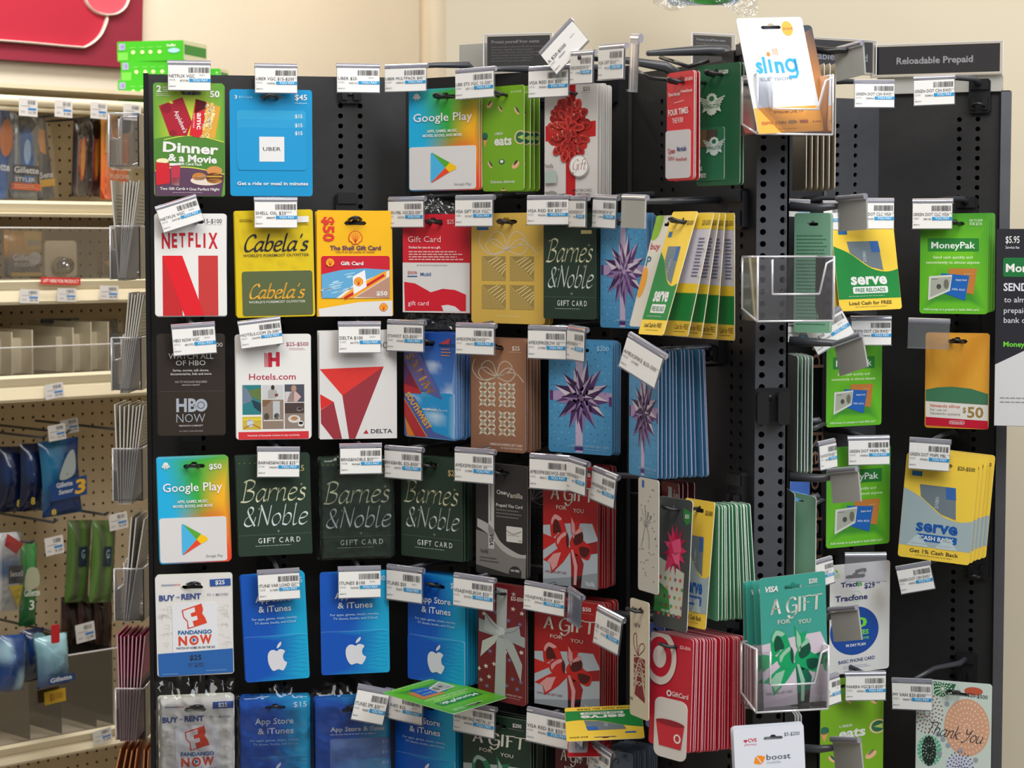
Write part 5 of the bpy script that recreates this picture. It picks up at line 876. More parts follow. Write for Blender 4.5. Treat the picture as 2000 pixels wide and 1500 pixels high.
ptag('VISA $50', 1150, 1196, 1452, 1530, 'B', .12, 'turned price tag at the bottom edge beside the slate card', 10, -60)
# long bare label arms of the steep panel
def arm(pn, pts, label, r=.0036, m='arm_plastic', name='peg_hook'):
    ws = [P[pn].at(x, y, o) if pn in P else atY(x, y, o) for x, y, o in pts]; mb = MB(); mb.tube([w - ws[0] for w in ws], r, 8, None, 1.0)
    o = thing(name, label, 'peg hook', Matrix.Translation(ws[0])); mb.obj('label_arm', m, o, True); return o
arm('Z', [(1440, 135, 2.36), (1418, 100, 2.37), (1380, 98, 2.38), (1265, 104, 2.33)], 'black plastic label arm along the very top of the steep panel', [.006, .007, .006, .003])
arm('Z', [(1330, 150, 2.42), (1300, 130, 2.42), (1225, 118, 2.42), (1130, 112, 2.45)], 'lower black label arm at the top of the steep panel', [.006, .006, .004, .003])
arm('Z', [(1430, 440, 2.37), (1424, 398, 2.37), (1400, 390, 2.36), (1262, 394, 2.31)], 'grey plastic label arm above the fanned reload cards', [.005, .005, .0045, .003])
arm('Z', [(1430, 700, 2.36), (1425, 672, 2.36), (1390, 678, 2.36), (1290, 685, 2.30)], 'dark label arm above the thick purple bow stack', .004)
arm('Z', [(1320, 925, 2.34), (1260, 930, 2.38), (1190, 928, 2.45), (1110, 915, 2.50)], 'dark label arm under the thick purple bow stack', .0035)
arm('Z', [(1330, 705, 2.335), (1322, 715, 2.33), (1295, 706, 2.31), (1322, 718, 2.325), (1432, 710, 2.38)], 'black wire prong through the thick purple bow stack', .0018, 'wire')
arm('Z', [(1330, 960, 2.38), (1260, 974, 2.36), (1232, 962, 2.34), (1262, 966, 2.36), (1332, 952, 2.4)], 'black wire prong ahead of the pink bow card', .0019, 'wire')
arm('Z', [(1310, 1200, 2.40), (1290, 1204, 2.36), (1190, 1198, 2.42)], 'dark label arm above the cream card', .004)
arm('Z', [(1385, 118, 2.31), (1345, 130, 2.31), (1320, 122, 2.33), (1290, 112, 2.36)], 'black wire prong in front of the green wings card', .0022, 'wire')
arm('Z', [(1336, 158, 2.33), (1268, 152, 2.33), (1240, 136, 2.35)], 'black wire prong in front of the red four-shops card', .0022, 'wire')
# ---- right alcove
S('reload', 1630, 1752, 418, 606, 'E', .12, 'green and yellow reload card tilted outward in the right alcove', 'right alcove reload card', ('GREEN DOT CLC VISA', 1668, 1746, 390, 448, 0, 4), pitch=-9, roll=-1, n=2, sp=.006, fan=2)
S('money', 1797, 1930, 420, 613, 'F', .09, 'bright green money transfer card, second row right column', 'right column money card', ('GREEN DOT CLC VISA', 1782, 1861, 391, 448), n=3, sp=.006, sdir=Vector((.6, .75, .08)))
S('money', 1614, 1722, 655, 832, 'E', .07, 'bright green money transfer card in the alcove, third row', 'third row alcove money card', ('GREEN DOT CSH RWD', 1661, 1741, 620, 675, 0, 6))
S('game', 1807, 1932, 650, 837, 'F', .09, 'amber and green game shop card showing fifty dollars', 'amber game shop card')
ptag('', 1773, 1855, 624, 682, 'F', .13, 'empty clear tag holder in front of the amber game card', 1, None, 4)
S('money', 1614, 1738, 871, 1066, 'E', .07, 'bright green money transfer card in the alcove, fourth row', 'fourth row alcove money card', ('GREEN DOT MNPK MBL', 1655, 1738, 853, 909, -1, 4))
S('cashback', 1762, 1903, 891, 1096, 'F', .11, 'yellow and grey cash back card at the front, hanging askew', 'yellow cash back card', ('GREEN DOT MNPK MBL', 1774, 1857, 858, 920, 2), roll=4.5, n=4, sp=.011, fan=.6, full=True, sdir=Vector((.62, .70, .12)))
S('phone', 1620, 1737, 1099, 1312, 'E', .07, 'white phone card with a big dark blue disc', 'white phone card')
ptag('', 1650, 1731, 1082, 1136, 'E', .12, 'blank shiny tag holder over the white phone card', 0, 4, 4)
t = ptag('GREEN DOT CSH RWD', 1749, 1828, 1096, 1163, 'F', .13, 'tilted price tag on the empty hook in the right column', -13)
_M = Matrix.Translation(PF.at(1885, 1140, .1)) @ Matrix.Rotation(PF.psi, 4, 'Z'); hook(_M, .09, .023, 'F', 'nothing below the yellow cash back card', t, front=-.05)
t1 = ptag('GREEN DOT CSH RWD', 1784, 1866, 149, 207, 'F', .12, 'price tag on the empty hook at the top of the right column', -1)
_M = Matrix.Translation(PF.at(1888, 200, .1)) @ Matrix.Rotation(PF.psi, 4, 'Z'); hook(_M, .09, .023, 'F', 'nothing atop the right column', t1, front=-.08)
t2 = ptag('GREEN DOT CSH RWD', 1668, 1747, 158, 211, 'E', .12, 'price tag on the empty hook at the top of the alcove', 0, 4)
_M = Matrix.Translation(PE.at(1656, 205, .1)) @ Matrix.Rotation(PE.psi, 4, 'Z'); hook(_M, .09, .023, 'E', 'nothing atop the alcove', t2, front=-.08)
S('eats', 1602, 1725, 1322, 1530, 'E', .07, 'lime green food delivery card at the bottom of the alcove', 'bottom alcove lime food card', ('PANERA VGC$15-$200', 1650, 1730, 1314, 1368, 0, 4))
S('thanks', 1789, 1936, 1333, 1548, 'F', .09, 'pale green thank-you gift card with dotted circles', 'dotted thank-you card', ('MY VAN $20-$500', 1741, 1822, 1327, 1388, -2), n=2)
# cards and tags on the hooks pointing right from the post side
def side(key, px, Z, y0, y1, label, yaw=92, w=.090, **k):
    M, w_, h = frame(px - 5, px + 5, y0, y1, 'Z', Z, yaw); return card(key, px - 5, px + 5, y0, y1, 'Z', Z, label, yaw=yaw, W=w, **k)
card('leafback', 1551, 1622, 416, 650, 'Z', 2.40, 'pale green card back seen behind the empty clear pocket', yaw=-30, n=2, sp=.003, slabel='pale green card back behind the pocket', jit=0)
for i in range(6): side('plain', 1562 + i * 11, 2.40, 130 if i > 1 else 150, 372, 'beige card seen edge-on behind the television card pocket', group='edge-on beige cards at the top of the post side')
for i, (kx, px) in enumerate((('paleleaf', 1545), ('greenback', 1553), ('paleleaf', 1559), ('paleleaf', 1565), ('greenback', 1573))): side(kx, px, 2.40, 692, 918, ('green-backed card seen edge-on right of the post, third row' if 'g' in kx[:1] else 'white card edge seen between the green-backed cards right of the post'), group=('edge-on green cards right of the post' if 'g' in kx[:1] else 'edge-on white cards right of the post'))
side('opencard', 1562, 2.55, 935, 1075, 'royal blue card partly hidden right of the post, fourth row', yaw=60, w=.06)
side('greenback', 1554, 2.40, 962, 1122, 'single green-backed card right of the post, fourth row', yaw=112); side('paleleaf', 1539, 2.40, 955, 1122, 'single white card edge touching the post, fourth row')
for i in range(3): side('paleleaf', 1540 + i * 6, 2.40, 1380, 1440, 'white card edge below the teal gift card pocket', group='white card edges below the teal pocket')
for k_, (ay, ty0, ty1, tx0, tx1, rl) in enumerate(((405, 386, 448, 1642, 1690, 4), (668, 650, 737, 1640, 1686, 26), (933, 912, 985, 1628, 1676, 14), (1205, 1182, 1256, 1626, 1680, 20), (1462, 1440, 1510, 1632, 1682, 16))):
    arm('Z', [(1542, ay - 2, 2.33), (1600, ay + 1, 2.33), (1650, ay + (3 if k_ in (1,) else -4), 2.32)], 'grey label arm reaching right from the post, %s' % ('second row', 'third row', 'fourth row', 'fifth row', 'bottom row')[k_], [.0052, .0045, .003])
    ptag('', tx0, tx1, ty0, ty1, 'Z', 2.30, 'grey back of a tag on the arm right of the post, %s' % ('second row', 'third row', 'fourth row', 'fifth row', 'bottom row')[k_], rl * .6, 122, 1, 0, .046, .036)
arm('Z', [(1560, 92, 2.32), (1620, 100, 2.31), (1655, 97, 2.30)], 'black label arm reaching right at the top of the post', [.004, .004, .003], 'wire')
ptag('', 1636, 1685, 90, 152, 'Z', 2.30, 'grey back of a tag at the top right of the post', 6, 122, 1, 0, .046, .034)
ptag('TP $25', 1541, 1574, 395, 420, 'Z', 2.5, 'small barcode tag above the pale green card back', 2, 10); ptag('TP $50', 1607, 1643, 395, 450, 'Z', 2.6, 'barcode tag partly hidden behind the grey tag, second row', 0, 10)
ptag('GIFT CTP $25', 1540, 1578, 636, 668, 'Z', 2.42, 'barcode tag below the pale green card back', 3, 10); ptag('TP $10', 1596, 1642, 622, 672, 'Z', 2.42, 'tilted barcode tag beside the pocket, third row', -30, 10, 0, 0, .05, .034)
ptag('PLAYSTATION $20', 1597, 1634, 860, 918, 'Z', 2.55, 'barcode tag right of the post, fourth row', -5, 40); ptag('FACEBOOK $25', 1590, 1628, 1090, 1146, 'Z', 2.55, 'barcode tag right of the post, fifth row', -6, 40); ptag('PANERA', 1612, 1634, 1320, 1378, 'Z', 2.5, 'barcode tag right of the teal pocket', -6, 40)
arm('Z', [(1555, 838, 2.4), (1590, 836, 2.4), (1612, 826, 2.4), (1600, 820, 2.4), (1560, 824, 2.4)], 'grey prong end right of the post, third row', .003)
arm('Z', [(1560, 982, 2.4), (1590, 984, 2.4), (1608, 974, 2.4), (1598, 968, 2.4), (1565, 974, 2.4)], 'grey prong end right of the post, fourth row', .003)
# bracket on the post
_b = thing('post_bracket', 'black plastic bracket clipped to the front post', 'bracket', PP.M(PP.at(1508, 790, .0))); mb = MB(); mb.bbox(-.018, .018, -.006, 0, -.018, .018, .002); mb.obj('bracket_plate', 'black_plastic', _b)
for x in (-.012, .010):
    mb = MB(); mb.bbox(x - .006, x + .006, -.022, -.006, -.02, .014, .002); mb.obj('bracket_jaw', 'black_plastic', _b)
for x in (-.004, .006):
    mb = MB(); mb.tube([(x, -.004, .006), (x, -.016, .010)], .003, 8); mb.obj('bracket_pin', 'black_plastic', _b, True)
# cards lying flat or dropped
def lying(key, cx_, cy_, Z, label, yaw, tilt, w=.088, h=.128, rz=0):
    M = Matrix.Translation(atY(cx_, cy_, Z)) @ Matrix.Rotation(R(yaw), 4, 'Z') @ Matrix.Rotation(R(tilt), 4, 'X') @ Matrix.Rotation(R(rz), 4, 'Y'); d = DS[key]; s = (w / (d.W * .00065), 1, h / (d.H * .00065))
    o = thing('gift_card', label, 'gift card', M); link('backing_board', d.board, o, None, s)
    for m in (d.inner or []): link('plastic_card', m, o, None, s)
    link('printed_artwork', d.art.mesh(), o, None, s)
lying('money', 868, 1358, 2.55, 'bright green money card fallen flat on top of the bottom row tags', -18, -85, rz=118)
lying('reload', 1180, 1412, 2.42, 'yellow and green reload card fallen flat above the slate card', -8, -70, rz=172, h=.07)
lying('four', 1152, 1444, 2.44, 'plain red card corner under the fallen reload card', -10, -62, .06, .05, 85)
# ---- clear pockets on the post
def pocket(M, w, h, d, label, lip=.42, name='brochure_pocket'):
    o = thing(name, label, 'clear pocket', M); t = .0018
    mb = MB(); mb.box(-w / 2, w / 2, 0, t, 0, h * 1.0); mb.obj('back_panel', 'clear_plastic', o)
    for sx in (-1, 1):
        mb = MB(); x0, x1 = (-w / 2, -w / 2 + t) if sx < 0 else (w / 2 - t, w / 2)
        pr = [(0, 0.012), (0, h), (-d, h), (-d, 0), (-d * .25, 0)]
        M9 = Matrix(((0, 1, 0, 0), (1, 0, 0, 0), (0, 0, 1, 0), (0, 0, 0, 1))); mb.prism([(p_[0], p_[1]) for p_ in pr], x0, x1, None, M9); mb.obj('side_panel', 'clear_plastic', o)
    mb = MB(); mb.box(-w / 2, w / 2, -d, 0, 0, t); mb.obj('floor_panel', 'clear_plastic', o)
    mb = MB(); a = w / 2; b = a * .62; hl = h * lip
    mb.prism([(-a, 0), (a, 0), (a, h * .96), (a * .86, h * .96), (a * .74, h * .8), (b, hl + .004), (b - .004, hl), (-b + .004, hl), (-b, hl + .004), (-b, h * .96), (-a, h * .96)], -d, -d + t); mb.obj('front_panel', 'clear_plastic', o)
    mb = MB(); e = .0011
    for pts in ([(-a, -d, 0), (a, -d, 0)], [(-a, -d, 0), (-a, -d, h)], [(a, -d, 0), (a, -d, h)], [(-a, -d, 0), (-a, 0, .012)], [(-a, -d, h), (-a, 0, h)], [(a, -d, h), (a, 0, h)], [(-a, 0, h), (a, 0, h)], [(-b, -d, hl), (b, -d, hl)], [(-b, -d, hl), (-b, -d, h * .96)], [(b, -d, hl), (a * .80, -d, h * .9), (a, -d, h * .96)], [(-a, 0, .012), (-a, 0, h)]): mb.tube(pts, e, 6)
    mb.obj('edge_highlight', 'acrylic_highlight', o, True); return o  # pale tubes paint the bright edge highlights of the pocket
def pk(xl, xr, yb, h, label, Z=2.215, yaw=14, d=.046, **k):
    l = atY(xl, yb, Z); r_ = atY(xr, yb, Z); w = (r_ - l).length / math.cos(R(yaw)) * .985; c = (l + r_) / 2; M = Matrix.Translation(c) @ Matrix.Rotation(R(yaw), 4, 'Z') @ Matrix.Translation((0, d, 0)); pocket(M, w, h, d, label, **k); return M, w
pk(1476, 1630, 262, .061, 'clear acrylic pocket holding the white television card'); pk(1476, 1632, 627, .066, 'empty clear acrylic pocket halfway up the post'); pk(1474, 1621, 1388, .066, 'clear acrylic pocket holding the teal gift cards')
card('sling', 1456, 1590, 36, 258, 'Z', 2.229, 'white television card standing in the top clear pocket', yaw=28, roll=-4, W=.083, H=.123, pitch=-14)
card('darkorange', 1478, 1610, 50, 262, 'Z', 2.24, 'dark and orange card just behind the white television card', yaw=28, roll=-4, W=.080, H=.116, pitch=-14)
for i, (x, y) in enumerate(((-38, 4), (-30, 2), (-14, 0))): card('giftteal', 1488 + x, 1612 + x, 1128 + y, 1376 + y, 'Z', 2.26 - i * .008, 'teal green gift card behind the front one in its pocket', yaw=16, roll=-1 - i, W=.070, group='teal gift cards behind the front one')
card('giftteal', 1484, 1618, 1122, 1376, 'Z', 2.228, 'front teal green gift card with green ribbon in its pocket', yaw=16, roll=-4, W=.074, pitch=4)
card('topup', 1436, 1573, 1418, 1600, 'Z', 2.20, 'white phone top-up card with orange arrow emblem, bottom centre', yaw=6, roll=-3, n=4, sp=.004, slabel='white phone top-up card')
# ---- crinkled clear wrap over the bundles
def wrap(M, w, h, label, top=.018, m='film', seed=1, pad=.004):
    rd = random.Random(seed); mb = MB(); nx, nz = 26, 30; vs = []
    for j in range(nz + 1):
        for i in range(nx + 1):
            u, v = i / nx, j / nz; x = (u - .5) * (w + 2 * pad); z = -h / 2 - .002 + v * (h + top)
            edge = max(0, abs(u - .5) * 2 - .86) / .14; tp = max(0, (v * (h + top) - h) / top) if top else 0
            vs.append((x + rd.uniform(-1, 1) * .0008 + tp * .003 * math.sin(u * 19 + seed), -.0045 + edge * .010 + tp * (.012 + .007 * math.sin(u * 31 + seed)) + rd.uniform(-1, 1) * (.0003 + .003 * tp), z + tp * (.006 * math.sin(u * 8 + seed * 2) - .004 + rd.uniform(-.0025, .0025))))
    fs = [(j * (nx + 1) + i, j * (nx + 1) + i + 1, (j + 1) * (nx + 1) + i + 1, (j + 1) * (nx + 1) + i) for j in range(nz) for i in range(nx)]
    mb.add(vs, fs); o = mb.obj('shrink_wrap', [m], None, True, M); tag(o, label, 'plastic wrap')
    return o
wrap(Mw, ww, hw, 'clear shrink wrap around the bookshop card bundle', .004, seed=3)
wrap(Mr, wr, hr, 'clear plastic bag around the bottom left film rental cards', .03, seed=5)
_M, _w, _h = frame(469, 606, 1356, 1560, 'A', .106); wrap(_M, _w, _h, 'clear wrap over the fifteen dollar blue app cards', .010, seed=8)
_M, _w, _h = frame(614, 762, 1352, 1580, 'A', .106); wrap(_M, _w, _h, 'clear wrap over the blue three-card app pack', .012, seed=9)
_M, _w, _h = frame(790, 922, 400, 640, 'B', .06, -25); wrap(_M, _w, _h, 'loose clear plastic bag behind the red and white fuel card', .012, 'film_crumple', seed=12)
# ---- header signs
def sign(x0, x1, y0, y1, pn, off, yaw, label, draw, col='1e1d20', W=100, H=40, clearm=.004, hold=True, name='header_sign'):
    M, w, h = frame(x0, x1, y0, y1, pn, off, yaw); o = thing(name, label, 'sign', M); mb = MB(); mb.box(-w / 2, w / 2, -.0006, .0006, -h / 2, h / 2, col); mb.obj('sign_card', 'gloss_print', o)
    a = Art(W, H, 0, 0); draw(a); me = a.mb.mesh('sign_lettering', 'print'); link('sign_lettering', me, o, Matrix.Translation((0, -.0006, 0)), (w / (W * .00065), 1, h / (H * .00065)))
    if hold:
        mb = MB(); q = clearm; mb.box(-w / 2 - q, w / 2 + q, -.0035, -.0022, -h / 2 - q, h / 2 + q * .5); mb.box(-w / 2 - q, w / 2 + q, -.0035, .004, -h / 2 - q, -h / 2 - q + .002); mb.obj('clear_sleeve', 'clear_plastic', o)
        mb = MB(); mb.tube([(-w / 2 - q, -.003, h / 2 + q * .5), (w / 2 + q, -.003, h / 2 + q * .5)], .0009, 6); mb.tube([(-w / 2 - q, -.003, -h / 2 - q), (-w / 2 - q, -.003, h / 2 + q * .5)], .0009, 6); mb.tube([(w / 2 + q, -.003, -h / 2 - q), (w / 2 + q, -.003, h / 2 + q * .5)], .0009, 6); mb.obj('edge_highlight', 'acrylic_highlight', o)  # thin pale tubes, edge highlights painted onto the sleeve
    return o
def rp(a): a.t('Reloadable Prepaid', 18, 79, 25.5, 9, 'e8e8e8', 4)
sign(1708, 1953, 88, 143, 'F', .012, math.degrees(PF.psi), 'black header sign with white lettering over the right column', rp)
sign(1530, 1704, 78, 138, 'E', .012, math.degrees(PE.psi) - 0, 'black header sign over the alcove, half hidden by the television card', lambda a: a.t('Reloadable Prepaid', 6, 94, 25.5, 9, 'c8c8cc', 3), '34363c')
def scam(a): a.t('Protect yourself from scams:', 7, 84, 10.5, 4.6, 'd8d4d0', 3); [a.t(s_, 7, x_, 17 + i * 4.1, 2.6, 'b0aca8', 1) for i, (s_, x_) in enumerate((('Never send funds or share your PIN with someone you', 88), ("don't know - especially if contacted by phone.", 74), ("Don't scratch off the silver coating covering the PIN on", 88), ('the back of prepaid cards before purchase. To educate', 88), ('yourself about common scams or report fraud,', 74), ('visit http://www.ftc.gov/scams-safety/fraud', 70)))]
sign(952, 1074, 70, 131, 'B', .0, -16, 'dark grey scam warning sign above the middle panel', scam, '3c393a', 100, 46)
sign(1354, 1428, 70, 130, 'Z', 2.62, 30, 'dark grey scam warning sign behind the top of the steep panel', scam, '5a544c', 100, 60)
o = thing('sign_holder', 'empty clear sign holder left of the scam warning sign', 'sign holder', PB.M(PB.at(925, 118, .0))); mb = MB(); mb.box(-.022, .022, -.001, .001, -.02, .02); mb.obj('clear_sleeve', 'grey_tag', o)
mb = MB()
for x0, x1, y, pn, of in ((900, 1240, 150, 'B', -.004), (1712, 1960, 165, 'F', .004)):
    l_, r_ = P[pn].at(x0, y, of), P[pn].at(x1, y, of); w = (r_ - l_).length; o = thing('header_rail', 'clear plastic rail along the top of the %s' % ('middle panel' if pn == 'B' else 'right column'), 'rail', P[pn].M((l_ + r_) / 2)); m2 = MB(); m2.bbox(-w / 2, w / 2, -.003, .0, -.011, .011, .003); m2.obj('rail_body', 'grey_tag' if pn == 'F' else 'clear_tag', o)
# big poster card at the right edge
def poster(a):
    a.p([(0, 165), (110, 120), (110, 240), (0, 240)], 'c9c8c9'); a.t('$5.95', 13, 33, 17, 8, WH, 1); a.t('Service fee', 13, 33, 24, 3.4, 'c8c8cc', 1); a.r(10, 35, 105, 58, '1d7a3c', 3).up(); a.r(10.6, 35.6, 104.4, 57.4, '186c36', 3).up(); a.t('MoneyPak', 14, 90, 52, 9.5, WH, 3)
    a.t('SEND CASH', 11, 86, 75, 9, 'd4d4dc', 3); a.t('to almost any', 12, 78, 89, 6.5, 'c4c4cc', 1); a.t('prepaid or', 12, 60, 102, 6.5, 'c4c4cc', 1); a.t('bank debit card', 12, 86, 114, 6.5, 'c4c4cc', 1); a.t('MoneyPak.com', 12, 80, 143, 6, '6cc83c', 3); a.lines(8, 100, 205, 215, 2, '8a8a92', .3)
M, w, h = frame(1944, 2094, 447, 833, 'Z', 2.70, -14); o = thing('poster_card', 'large black and grey money service poster fixed at the right edge', 'poster', M); mb = MB(); mb.box(-w / 2, w / 2, -.0008, .0008, -h / 2, h / 2, '24232b'); mb.obj('poster_board', 'print', o); a = Art(110, 240, 0, 0); poster(a); link('poster_print', a.mb.mesh('poster_print', 'print'), o, Matrix.Translation((0, -.0006, 0)), (w / (110 * .00065), 1, h / (240 * .00065)))
# vertical lettering on the banner panel
a = Art(40, 800, 0, 0); a.clip = False
for i, (s_, y) in enumerate((('Reloadable', 560), ('Prepaid', 230))): a.t(s_, 16, 16 + (290 if i == 0 else 200), y + 20, 26, 'a07868', 0, 0, 90)
o = link('banner_lettering', a.mb.mesh('banner_lettering', 'print'), None, Matrix.Translation(Vector((.3945, 2.806, 1.37))) @ Matrix.Rotation(math.atan2(.039, .11), 4, 'Z')); o.parent = stand; o.matrix_parent_inverse = Matrix.Translation((0, -2.6, 0))
# ---------------------------------------------------------------- brochures in clear pockets on the left edge of the stand
ordn = ['top', 'second', 'third', 'fourth', 'fifth', 'sixth', 'bottom']
def tops(lst, yt, yb, px_b, col, what, row, zn=2.708, w=.076, edge='d8d4cc', art=None):
    for i, (px, ptb) in enumerate(zip(lst, px_b)):
        A = atY(px, yt + (i % 3) * 2, zn); B = atY(ptb, yb, zn); ax = (A - B); L = ax.length; zc = (A + B) / 2 + Vector((0, w / 2, 0)); zt = ax.normalized(); xt = Vector((0, -1, 0)); yv = zt.cross(xt).normalized()
        M = Matrix.Translation(zc) @ Matrix((xt, yv, zt)).transposed().to_4x4(); mb = MB()
        mb.box(-w / 2, w / 2, -.0009, .0009, -L / 2, L / 2, col); mb.box(w / 2 - .0002, w / 2 + .0006, -.0009, .0009, -L / 2, L / 2, edge)
        if art: art(mb, w, L)
        o = mb.obj('brochure', 'print', None, M=M); tag(o, '%s brochure in the %s clear pocket on the left edge' % (what, row), 'brochure', '%s brochures in the %s left pocket' % (what, row))
def pkl(yb, row, h=.066, fill='holding brochures', px=-.468):
    b = atY(272, yb, 2.702); M = Matrix.Translation((px, 2.745, b.z)) @ Matrix.Rotation(R(-90), 4, 'Z'); pocket(M, .085, h, .036, '%s clear pocket on the left edge of the stand, %s' % (row, fill), lip=.55)
for yb, row, fl in ((325, 'topmost', 'empty'), (545, 'second', 'with white brochures'), (762, 'third', 'with white brochures'), (978, 'fourth', 'with fanned white brochures'), (1212, 'fifth', 'with few brochures'), (1445, 'sixth', 'with pink brochures')): pkl(yb, row, fill=fl)
def wlines(mb, w, L):
    for i in range(10): mb.box(-w * .42, w * (.2 + .2 * ((i * 7) % 5) / 5), .0009, .0011, L * (.35 - i * .035), L * (.357 - i * .035), '6c6a66')
tops([217, 243, 249, 255, 261, 267, 272], 352, 548, [232, 234, 236, 238, 240, 242, 244], 'd9d4ca', 'white', 'second', art=wlines)
tops([252, 258, 264, 270, 275, 280], 572, 768, [236, 238, 240, 243, 246, 249], 'd4cfc5', 'white', 'third', art=wlines)
tops([224, 234, 243, 252, 260, 267, 274, 280], 790, 985, [232, 236, 240, 243, 246, 249, 252, 255], 'c8c1b2', 'cream', 'fourth', art=wlines)
tops([257, 266, 282], 1010, 1215, [242, 246, 250], 'b4b2ae', 'grey', 'fifth', art=wlines)
def pink(mb, w, L): mb.box(-w * .45, w * .45, .0009, .0012, L * .1, L * .4, 'b81c6c'); mb.box(-w * .45, w * .45, .0009, .0012, -L * .1, L * .1, '4c2430')
tops([229, 236, 243, 251, 259, 267, 275, 283], 1240, 1448, [236, 240, 243, 247, 251, 256, 260, 264], '9c2a58', 'pink', 'sixth', art=pink, edge='c8a0a8')
tops([236, 248, 258, 268, 282, 290], 1462, 1600, [206, 222, 236, 250, 276, 284], 'b8622c', 'orange', 'bottom', edge='c88a5c')
# ---------------------------------------------------------------- shelving bay in the left background
P['S'] = Panel(-1.0, 4.2, R(45)); PS = P['S']
bay = thing('shelving_bay', 'cream metal shelving bay with pegboard back in the left background', 'shelving', Matrix.Translation((-1.0, 4.3, 0)))
def bpart(name, mb, m, smooth=False): o = mb.obj(name, m, bay, smooth); o.matrix_parent_inverse = Matrix.Translation((1.0, -4.3, 0)); return o
def zat(px, py, off=0): return PS.at(px, py, off).z
MS = Matrix.Translation((-1.0, 4.2, 0)) @ Matrix.Rotation(R(45), 4, 'Z')    # local x along the bay, -y to the shopper
def sx(px, off=0): return (PS.at(px, 475, off) - PS.p).dot(PS.u)
b0 = MS @ Vector((-.75, .36, 0)); b1 = MS @ Vector((1.5, .36, 0))
ob = pegpanel('pegboard_back', b0, b1, 1.5 + .325, [.06 + .0254 * i for i in range(84)], '', zb=.1, zlo=.30, m='cream_board', gap=.0254, r=.0034); ob.parent = bay; ob.matrix_parent_inverse = Matrix.Translation((1.0, -4.3, 0))
def shelf(px, pyt, pyb, deep=.34, lip=.02):
    zt, zb_ = zat(px, pyt), zat(px, pyb); m = MB(); m.box(-.75, 1.5, 0, deep, zt - .018, zt - .012, None, MS)
    pr = [(0.0, zt - .02), (-.006, zt - .006), (0, zt), (.02, zt - .004), (.02, zt - .018), (.006, zt - .02), (-.004, zt - .026), (-.010, zb_ + .006), (-.004, zb_), (.012, zb_ + .01), (.012, zt - .03)]
    n = len(pr); vs = [MS @ Vector((x, y, z)) for x in (-.75, 1.5) for y, z in pr]; m.add(vs, [(i, (i + 1) % n, n + (i + 1) % n, n + i) for i in range(n)]); bpart('shelf', m, 'cream_metal')
    return zt
z1 = shelf(0, 391, 423); z2 = shelf(0, 545, 596); z3 = shelf(0, 735, 788); z4 = shelf(0, 1458, 1500)
m = MB(); m.tube([MS @ Vector((-.7, .02, zat(0, 193))), MS @ Vector((1.5, .02, zat(0, 193)))], .010, 8); m.tube([MS @ Vector((-.7, .03, zat(0, 207))), MS @ Vector((1.5, .03, zat(0, 207)))], .006, 8); bpart('front_rail', m, 'cream_metal', True)
for i in range(9):
    m = MB(); x = -.35 + i * .16; m.add([MS @ Vector(p) for p in ((x, .36, zat(0, 150)), (x + .004, .03, zat(0, 190)), (x + .004, .03, zat(0, 200)), (x, .36, zat(0, 215)))], [(0, 1, 2, 3)]); m.add([MS @ Vector(p) for p in ((x, .355, zat(0, 150)), (x + .13, .30, zat(0, 158)), (x + .13, .30, zat(0, 196)), (x, .355, zat(0, 215)))], [(0, 1, 2, 3)]); bpart('end_bracket', m, 'cream_board')
m = MB(); m.box(-.75, 1.5, .05, .37, zat(0, 166), zat(0, 158), None, MS); bpart('top_shelf', m, 'cream_metal')
# clear lips and dividers
for zz, h, y_, nm in ((z2, .10, -.004, 'door'), (z3, .055, .0, 'lip'), (z4, .16, .0, 'lip')):
    m = MB(); m.box(-.7, 1.4, y_, y_ + .002, zz, zz + h, None, MS); bpart('clear_front', m, 'clear_plastic'); m = MB(); m.tube([MS @ Vector((-.7, y_, zz + h)), MS @ Vector((1.4, y_, zz + h))], .0016, 6); bpart('clear_front_edge', m, 'acrylic_highlight')  # edge tube: highlight painted along the top of the clear front
for px, zz, h, d in ((15, z3, .085, .25), (55, z3, .088, .25), (135, z3, .09, .25), (170, z3, .1, .25), (204, z3, .1, .25)):
    m = MB(); x = sx(px, -.03); m.box(x - .0015, x + .0015, .02, d, zz, zz + h, None, MS); bpart('divider', m, 'cream_metal')
for px, hh in ((33, .16), (96, .16), (165, .16), (198, .16)):
    m = MB(); x = sx(px, -.03); m.box(x - .001, x + .001, .01, .30, z4, z4 + hh, None, MS); bpart('clear_divider', m, 'clear_plastic')
for k, (px0, px1, pyt, pyb) in enumerate(((0, 14, 662, 730), (16, 54, 660, 732), (110, 133, 657, 722), (136, 169, 652, 720), (172, 204, 648, 718))):
    a_, b_ = PS.at(px0, pyb, -.06), PS.at(px1, pyb, -.06); t_ = PS.at((px0 + px1) / 2, pyt, -.06); w = (b_ - a_).length; m = MB(); h = t_.z - z3; m.box(-w / 2, w / 2, 0, .12, 0, h); m.box(-w / 2 + .004, w / 2 - .004, -.001, 0, .004, h - .004)
    o = m.obj('shelf_tray', 'cream_metal', None, M=PS.M(Vector(((a_.x + b_.x) / 2, (a_.y + b_.y) / 2, z3)))); tag(o, 'plain cream tray on the lower background shelf, %s from the left' % ordn[k].replace('top', 'first'), 'tray', 'cream trays on the background shelf')
